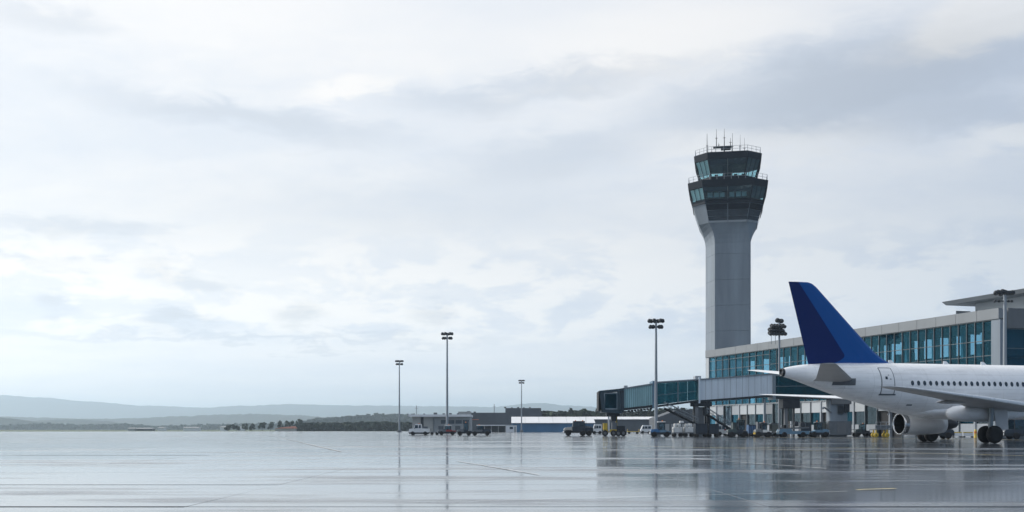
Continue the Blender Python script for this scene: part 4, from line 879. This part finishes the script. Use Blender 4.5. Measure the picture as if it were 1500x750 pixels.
# ------------------------------------------------------------------ ground vehicles
def wheel(t, x, y, r, w=.24):
    o = MB().lathe([(r * .55, -w / 2), (r * .9, -w / 2), (r, -w * .3), (r, w * .3), (r * .9, w / 2), (r * .55, w / 2)], (0, 0, 0), 'y', 14).build('wheel', 'rubber', t, (x, y, r))
    MB().lathe([(.05, -w * .48), (r * .54, -w * .4), (r * .54, w * .4), (.05, w * .48)], (0, 0, 0), 'y', 10).build('rim', 'rim', o)
def wheels(t, xs_, W, r):
    for x in xs_:
        for y in (-W / 2 + .1, W / 2 - .1): wheel(t, x, y, r)
def cab(t, x0, x1, W, z0, z1, roofm, postm='dark_metal', glassm='glass_clear'):
    for x in (x0, x1):
        for y in (-W / 2, W / 2): MB().tube((x, y, z0), (x, y * .94, z1), .05, n=5, smooth=False).build('cab_post', postm, t)
    MB().bbox(((x0 + x1) / 2, 0, z1 + .05), (x1 - x0 + .22, W * .98, .12), .05).build('cab_roof', roofm, t)
    for y in (-W / 2 + .02, W / 2 - .02): bp('window', glassm, t, x0 + .06, x1 - .06, y - .012, y + .012, z0, z1 - .02)
    for x in (x0 + .02, x1 - .02): bp('windscreen', glassm, t, x - .012, x + .012, -W / 2 + .06, W / 2 - .06, z0, z1 - .02)
    bp('seat', 'black', t, (x0 + x1) / 2 - .1, (x0 + x1) / 2 + .15, -.3, .3, z0 - .2, z0 + .45)
def headlights(t, x, W, z):
    for y in (-W / 2 + .22, W / 2 - .22): MB().lathe([(.1, -.04), (.1, .03), (.06, .05)], (0, 0, 0), 'x', 10).build('headlight', 'bag_white', t, (x, y, z))
def loc(px0, px1, by): a, b = gp(px0, by), gp(px1, by); return (a + b) / 2, b.x - a.x
def tow_tractor(label, px0, px1, by, body, top=None, roofm=None, H=1.9, left=True, cabpos=.1, grp='tow tractors on the apron', nose='paint_white', rz=0.0):
    c, L_ = loc(px0, px1, by); t = thing('tow_tractor', label, 'tow tractor', c, (math.pi if left else 0) + rz, grp); h = L_ / 2; W = min(1.7, max(1.2, L_ * .48)); zb = .85
    MB().prism([(-h, .32), (h * .96, .32), (h, .45), (h, .62), (-h, .62)], W, .97).build('chassis', 'dark_metal', t)
    MB().prism([(h * .1, .6), (h * .97, .6), (h * .99, .8), (h * .92, 1.0), (h * .15, 1.08)], W * .92, .9).build('bonnet', body, t)
    MB().prism([(-h * .98, .6), (h * .1, .6), (h * .1, .95), (-h * .5, .95), (-h * .6, .8), (-h * .98, .8)], W * .94, .97).build('rear_deck', top or body, t)
    cab(t, -h * .5 + cabpos * h, h * .12 + cabpos * h, W * .86, .92, H - .12, roofm or body)
    wheels(t, (-h * .62, h * .62), W, .36); headlights(t, h * .99, W, .78)
    MB().bbox((h + .03, 0, .5), (.1, W * .9, .22), .03).build('bumper', nose, t); MB().tube((-h, 0, .5), (-h - .25, 0, .45), .06, n=6).build('hitch', 'steel', t)
    MB().lathe([(.08, 0), (.08, .12), (.03, .16)], (0, 0, 0), 'z', 8).build('beacon', 'orange', t, (-h * .2, 0, H + .0)); MB().tube((h * .05, .1, 1.0), (-h * .02, .1, 1.25), .03, n=5).build('steering_column', 'black', t)
    return t
def cart(label, px0, px1, by, deckm='steel', cover=None, sidem=None, H=1.5, grp='baggage carts on the apron', left=True, off=0.0):
    c, L_ = loc(px0, px1, by); c.y += off; t = thing('baggage_cart', label, 'baggage cart', c, math.pi if left else 0, grp); h = L_ / 2 - .12; W = 1.45
    MB().bbox((0, 0, .52), (2 * h, W, .14), .03).build('deck', deckm, t); wheels(t, (-h * .68, h * .68), W, .24)
    MB().tube((h, 0, .48), (h + .4, 0, .34), .04, n=6).build('tow_bar', 'dark_metal', t)
    for x in (-h + .04, h - .04):
        for y in (-W / 2 + .04, W / 2 - .04): MB().tube((x, y, .58), (x, y, H), .03, n=5).build('post', deckm, t)
        bp('end_rail', deckm, t, x - .03, x + .03, -W / 2 + .05, W / 2 - .05, .95, 1.02)
    if cover: MB().prism([(-h - .05, H), (h + .05, H), (h, H + .12), (-h, H + .12)], W, .9).build('canopy', cover, t)
    if sidem:
        for y in (-W / 2 + .02, W / 2 - .05): bp('side_curtain', sidem, t, -h + .08, h - .08, y, y + .03, .62, H - .05)
    t['_h'] = h; return t
def bag(c, d, m1, label, rz=0.0, grp=None):
    t = thing('suitcase', label, 'suitcase', c, rz, grp); MB().bbox((0, 0, d[2] / 2), d, .06).build('shell', m1, t); MB().b2(-.12, .12, -.015, .015, d[2], d[2] + .06).build('handle', 'black', t); return t
def container(label, px0, px1, by, m1, H=1.9, grp='cargo containers on dollies', left=True, dark='dark_metal'):
    c, L_ = loc(px0, px1, by); h = L_ / 2 - .05; W = 1.6
    d = thing('container_dolly', 'flat wheeled dolly under the ' + label, 'dolly', c, 0, 'dollies under the containers'); MB().bbox((0, 0, .42), (2 * h, W, .12), .03).build('deck', 'dark_metal', d); wheels(d, (-h * .7, h * .7), W, .2); MB().tube((-h, 0, .4), (-h - .3, 0, .3), .04, n=5).build('tow_bar', 'dark_metal', d)
    t = thing('cargo_container', label, 'container', (c.x, c.y, .485), 0, grp); Hh = H - .48
    MB().prism([(-h * .98, .0), (h * .8, 0), (h * .98, Hh * .3), (h * .98, Hh), (-h * .98, Hh)], W * .96).build('shell', m1, t)
    for x in (-h * .98, -h * .33, h * .33, h * .95): bp('rib', dark, t, x - .03, x + .03, -W * .48 - .03, -W * .48, .02, Hh - .02)
    bp('top_rail', dark, t, -h, h, -W * .48 - .03, -W * .48, Hh - .08, Hh + .01); bp('curtain', m1, t, -h * .3, h * .3, -W * .48 - .025, -W * .48 - .004, .1, Hh - .12)
    return t
def car(name, label, px0, px1, by, m1, H, prof, wins, left=True, cat='van', grp=None, rz=0.0, wr=.34):
    c, L_ = loc(px0, px1, by); t = thing(name, label, cat, c, (math.pi if left else 0) + rz, grp); h = L_ / 2; W = 1.75
    MB().prism([(x * h, z * H) for x, z in prof], W, .86).build('body', m1, t)
    MB().b2(-h * .97, h * .97, -W / 2 + .05, W / 2 - .05, .22, H * prof[0][1] + .05).build('underbody', 'dark_metal', t)
    wheels(t, (-h * .62, h * .62), W + .06, wr); headlights(t, h * .97, W, H * .42)
    for x0, x1, z0, z1 in wins:
        for sg in (-1, 1):
            k = 1 + (.86 - 1) * (((z0 + z1) / 2 - prof[0][1]) / (1 - prof[0][1])); y = sg * (W / 2 * k + .005)
            MB().loft([[(x0 * h, y, z0 * H), (x1 * h, y, z0 * H), ((x1 - .03) * h, y - sg * .05, z1 * H), ((x0 + .02) * h, y - sg * .05, z1 * H)], [(x0 * h, y + sg * .03, z0 * H), (x1 * h, y + sg * .03, z0 * H), ((x1 - .03) * h, y - sg * .02, z1 * H), ((x0 + .02) * h, y - sg * .02, z1 * H)]]).build('window', 'window_dark', t)
    MB().bbox((h * .99, 0, .45), (.12, W * .95, .25), .04).build('bumper', 'dark_metal', t); MB().bbox((-h * .99, 0, .45), (.12, W * .95, .25), .04).build('bumper', 'dark_metal', t)
    for y in (-W / 2 - .1, W / 2 + .1): MB().bbox((h * .42, y, H * .62), (.1, .16, .18), .03).build('mirror', 'dark_metal', t)
    return t
VAN = [(-1, .2), (1, .2), (1, .45), (.9, .52), (.62, .95), (.5, 1), (-.97, 1), (-1, .9)]
VANW = [(.32, .68, .56, .86), (-.25, .26, .58, .86), (-.85, -.32, .58, .86)]
PICK = [(-1, .25), (1, .25), (1, .5), (.93, .56), (.55, .6), (.36, .97), (.28, 1), (-.2, 1), (-.26, .6), (-1, .58)]
PICKW = [(.08, .42, .62, .9), (-.2, .04, .62, .9)]
SEDAN = [(-1, .3), (1, .3), (1, .5), (.5, .6), (.2, .97), (.1, 1), (-.45, 1), (-.7, .64), (-1, .6)]
# left group
t = car('pickup_truck', 'white pickup truck leading the row of tow tractors', 599.5, 629, 637.4, 'paint_white', 1.95, PICK, PICKW, True, 'pickup truck', wr=.33)
MB().b2(-.1, .15, -.5, .5, 1.95, 2.05).build('light_bar', 'orange', t)
bp('bed_load', 'paint_grey', t, -1.5, -.6, -.7, .7, 1.1, 1.5)
cart('small grey cart right behind the white pickup truck', 630, 643, 637.2, 'paint_grey', None, None, 1.2)
tow_tractor('low grey tow tractor at the foot of the tallest mast', 642, 668, 637.3, 'paint_grey', 'bag_red', 'paint_white', 1.75, True)
tow_tractor('dark tow tractor with a tall dark cab', 670, 690.5, 638, 'paint_grey', 'paint_navy', 'paint_navy', 2.1, True, -.05)
tow_tractor('dark low tow tractor with its bonnet to the right', 690, 719.5, 638, 'paint_navy', 'paint_grey', 'paint_white', 1.7, False)
# the dark truck
c, L_ = loc(826, 868.5, 638.4); t = thing('utility_truck', 'dark boxy utility truck with white front left of the bridge cab', 'truck', c, math.pi); h = L_ / 2; W = 2.0
MB().prism([(-h, .45), (h * .98, .45), (h, .7), (h, .8), (-h, .8)], W * .9).build('chassis', 'dark_metal', t)
MB().prism([(h * .42, .7), (h * .97, .7), (h, .95), (h * .92, 1.25), (h * .46, 1.4)], W * .86, .9).build('bonnet', 'far_beige', t)
MB().prism([(-h * .42, .7), (h * .42, .7), (h * .42, 1.45), (h * .36, 2.3), (-h * .42, 2.3)], W * .95, .92).build('cab', 'paint_navy', t)
bp('load_bed', 'paint_navy', t, -h, -h * .44, -W * .46, W * .46, .8, 1.25)
for sg in (-1, 1): bp('window', 'window_dark', t, h * .02, h * .34, sg * W * .462 - .02, sg * W * .462 + .02, 1.5, 2.1); bp('window', 'window_dark', t, -h * .36, -h * .04, sg * W * .462 - .02, sg * W * .462 + .02, 1.5, 2.1); bp('fender', 'dark_metal', t, h * .5, h * .9, sg * W * .44 - .12, sg * W * .44 + .12, .82, .9)
for k in range(3): bp('tool_box', 'paint_grey', t, -h * .95 + k * .55, -h * .95 + k * .55 + .45, -.6, .6, 1.25, 1.45 + .08 * k)
wheels(t, (-h * .72, -h * .3, h * .7), W, .42); headlights(t, h, W, .98); MB().bbox((h + .05, 0, .62), (.14, W * .95, .24), .04).build('bumper', 'paint_white', t)
for x in (-h * .3, h * .2): MB().lathe([(.1, 0), (.1, .1), (.04, .14)], (x, 0, 2.3), 'z', 8).build('beacon', 'orange', t)
MB().tube((-h * .5, .7, 1.2), (-h * .5, .7, 3.2), .035, .02, 5).build('whip_antenna', 'dark_metal', t)
# small things behind the bridge
car('van', 'white van parked left of the yellow bridge wheels', 868, 881, 635.8, 'paint_white', 2.1, VAN, VANW, True, 'van')
car('van', 'small cream van far behind the bridge, left of the blue tractor', 938, 954, 635.2, 'paint_white', 2.0, VAN, VANW, True, 'van')
cart('low grey cart behind the yellow bridge wheels', 918, 937, 635.6, 'paint_yellow', None, None, .9)
# under the bridge
tow_tractor('blue tow tractor with white nose below the lamp mast', 952.5, 982, 640, 'paint_blue', 'paint_steelblue', 'paint_white', 2.05, True)
c1 = cart('baggage cart with white bags, next to the blue tow tractor', 984, 1000.5, 639.8, 'paint_grey', None, 'bag_white', 1.2)
c2 = cart('baggage cart with white bags, left of the dark bridge support', 1000.5, 1016.5, 639.8, 'paint_grey', None, 'bag_white', 1.2)
rb = random.Random(5)
for c_, nm in ((c1, 'cart next to the blue tractor'), (c2, 'cart beside the dark bridge support')):
    for k, w_ in enumerate(('left', 'middle', 'right')): bag((c_.location.x - .42 + k * .42, c_.location.y + rb.uniform(-.2, .2), .60), (.40, .95, .72), 'bag_white', w_ + ' lower white bag on the ' + nm, 0, 'white bags on the two carts')
    for k, w_ in enumerate(('left', 'right')): bag((c_.location.x - .25 + k * .48, c_.location.y + rb.uniform(-.1, .1), 1.33), (.42, .8, .45), 'bag_white', w_ + ' upper white bag on the ' + nm, 0, 'white bags on the two carts')
bag((c1.location.x + .55, c1.location.y, 1.85), (.55, .75, .30), 'bag_white', 'topmost white bag on the pile beside the bridge support')
container('dark container left of the pair under the bridge support', 1017, 1036, 640.2, 'paint_navy', 1.75); container('dark container right of the pair under the bridge support', 1036.3, 1052, 640.2, 'paint_navy', 1.7)
v = car('van', 'white van with a red-marked door behind the carts', 1049, 1068, 638.6, 'paint_white', 1.75, VAN, VANW, False, 'van'); MB().lathe([(.12, -.02), (.12, .02)], (.2, -.86, .95), 'y', 12).build('door_emblem', 'bag_red', v)
tow_tractor('dark green tow tractor with tall cab under the ribbed tunnel', 1065, 1094, 640.3, 'paint_green', 'paint_navy', 'paint_green', 2.3, True, -.2)
container('small blue container right of the dark green tractor', 1094.5, 1106, 640, 'bag_blue', 1.6)
tow_tractor('dark tow tractor with yellow nose in front of the grey tunnel', 1105.5, 1129, 640.6, 'paint_grey', 'bag_white', 'paint_grey', 1.9, True, nose='paint_yellow')
container('dark green container behind the dark green tow tractor', 1072, 1086, 639.0, 'paint_green', 2.0)
container('tall grey container behind the yellow-nosed tow tractor', 1108, 1120, 639.0, 'paint_grey', 2.1)
cart('dark covered cart just left of the belt loader', 1127, 1140, 639.6, 'dark_metal', 'paint_navy', 'canvas', 1.75)
container('dark navy container behind the middle of the belt loader', 1171, 1186, 639.0, 'paint_navy', 2.0)
cart('covered dark cart behind the steel-blue tow tractor', 1194, 1210, 639.0, 'dark_metal', 'paint_green', 'canvas', 2.0)
tow_tractor('dark small tow tractor beside the wall right of the pier', 1252, 1272, 639.0, 'paint_green', 'dark_metal', 'paint_navy', 1.8, True)
# belt loader
c, L_ = loc(1139, 1183, 640.6); t = thing('belt_loader', 'long steel-blue belt loader in front of the bridge support', 'belt loader', c, math.pi, None); h = L_ / 2
MB().prism([(-h, .4), (h * .96, .4), (h, .6), (h, .75), (h * .9, 1.05), (h * .2, 1.05), (h * .1, .8), (-h, .8)], 1.6, .95).build('chassis', 'paint_steelblue', t); wheels(t, (-h * .6, h * .64), 1.7, .34)
MB().prism([(-h * 1.02, 1.15), (h * .95, .95), (h * .95, 1.1), (-h * 1.02, 1.32)], .9, 1, .2).build('conveyor', 'paint_grey', t); MB().prism([(-h, 1.33), (h * .94, 1.115), (h * .94, 1.14), (-h, 1.36)], .74, 1, .2).build('belt', 'rubber', t)
for k in range(6): MB().tube((-h + .2 + k * .6, -.27, 1.3 - k * .03), (-h + .2 + k * .6, -.27, 1.75 - k * .03), .025, n=5).build('rail_post', 'steel', t)
MB().tube((-h + .2, -.27, 1.75), (h * .6, -.27, 1.58), .03, n=5).build('hand_rail', 'steel', t); bp('seat', 'black', t, h * .35, h * .55, -.7, -.3, 1.05, 1.6); headlights(t, h, 1.5, .68); MB().tube((h * .75, -.5, 1.0), (h * .68, -.5, 1.4), .03, n=5).build('steering_column', 'black', t)
for k, (dx, m1, lb) in enumerate(((-1.2, 'bag_dark', 'upright dark suitcase on the loader, left of the other'), (-.4, 'bag_dark', 'dark suitcase on the loader nearer the pier'))): bag((c.x - dx, c.y - .2, 1.34 + .03 * k), (.5, .35, .62), m1, lb)
tow_tractor('steel-blue tow tractor beside the concrete bridge pier', 1186, 1213, 640.6, 'paint_steelblue', 'paint_steelblue', 'paint_grey', 1.95, False)
cart('long low dark cart between the pier and the yellow-legged stand', 1247, 1278, 639.6, 'dark_metal', None, None, .9)
# yellow-legged stand
c, L_ = loc(1279.5, 1304, 640.8); t = thing('service_stand', 'service stand with yellow wheels and rails left of the jet engine', 'service stand', c, 0); h = L_ / 2
MB().bbox((0, 0, 1.0), (2 * h, 1.2, .12), .03).build('platform', 'paint_grey', t)
for x in (-h * .85, h * .45):
    for y in (-.5, .5):
        MB().tube((x, y, .3), (x, y, 1.0), .09, n=6).build('leg', 'paint_yellow', t); o = MB().lathe([(.14, -.1), (.3, -.1), (.3, .1), (.14, .1)], (0, 0, 0), 'y', 12).build('wheel', 'paint_yellow', t, (x, y, .3)); MB().lathe([(.03, -.11), (.13, -.09), (.13, .09), (.03, .11)], (0, 0, 0), 'y', 8).build('hub', 'rubber', o)
for x in (-h * .95, -h * .3, h * .35, h * .95): MB().tube((x, -.55, 1.06), (x, -.55, 1.9), .03, n=5).build('rail_post', 'galvanised', t)
for z in (1.5, 1.9): MB().tube((-h * .95, -.55, z), (h * .95, -.55, z), .03, n=5).build('guard_rail', 'galvanised', t)
bp('panel', 'paint_grey', t, -h * .9, h * .9, -.5, -.45, 1.1, 1.5)
tow_tractor('dark low tow tractor behind the jet engine', 1347, 1394, 643, 'paint_navy', 'dark_metal', 'paint_navy', 1.5, False)
tow_tractor('dark pushback tractor at the right edge behind the landing gear', 1466, 1560, 643.6, 'paint_navy', 'dark_metal', 'paint_navy', 2.9, True, .55)
# barrier by the ground storey
for k, (a, b) in enumerate(((1395, 1409), (1411, 1425))):
    c, L_ = loc(a, b, 640.6); t = thing('barrier', ('white and yellow barrier nearer the engine, below the wing', 'white and yellow barrier nearer the main wheels, below the wing')[k], 'barrier', c); h = L_ / 2
    bp('board', 'paint_white', t, -h, h, -.05, .05, .15, .55); bp('rail', 'paint_yellow', t, -h, h, -.06, .06, .56, .68)
    for x in (-h + .1, h - .1): bp('foot', 'dark_metal', t, x - .08, x + .08, -.25, .25, 0, .14)
t = thing('bollard', 'short orange and yellow bollard beside the main wheels', 'bollard', gp(1429, 640.8)); MB().lathe([(.22, 0), (.2, .1), (.16, .2), (.16, .9), (.1, 1.0)], (0, 0, 0), 'z', 12).build('post', 'paint_yellow', t); MB().lathe([(.17, .5), (.17, .75)], (0, 0, 0), 'z', 12).build('band', 'orange', t)
# parked cars by the hangars
cl = ['white car parked farthest left under the canopy', 'grey car parked beside the farthest-left white car', 'white car parked in the middle before the canopy', 'pale car parked last before the white cabin', 'white car parked right of the small cabin', 'grey car parked before the blue hangar doors']
for k, (a, b, m1) in enumerate(((703, 714, 'paint_white'), (716, 725, 'paint_grey'), (726, 736, 'paint_white'), (737, 746, 'far_paleblue'), (768, 778, 'paint_white'), (790, 800, 'paint_grey'))):
    car('parked_car', cl[k], a, b, 631.9, m1, 2.0, SEDAN, [(-.5, .18, .66, .92)], bool(k % 2), 'car', 'cars parked by the hangars', wr=.36)

# ------------------------------------------------------------------ haze
def haze():
    mt = bpy.data.materials.new('haze'); mt.use_nodes = True; nt = mt.node_tree; nt.nodes.remove(nt.nodes['Principled BSDF'])
    v = nt.nodes.new('ShaderNodeVolumePrincipled'); v.inputs['Color'].default_value = (0.72, 0.87, 1.0, 1); v.inputs['Density'].default_value = 1.35e-4; v.inputs['Anisotropy'].default_value = 0.5
    nt.links.new(v.outputs[0], nt.nodes['Material Output'].inputs['Volume']); M['haze'] = mt
    try: mt.volume_sampling = 'DISTANCE'
    except Exception: pass
    o = MB().b2(-17000, 17000, -3500, 17000, -1.5, 372).build('haze', 'haze'); o['kind'] = 'stuff'; o['label'] = 'pale blue haze in the air over the airfield'; o['category'] = 'haze'
haze()
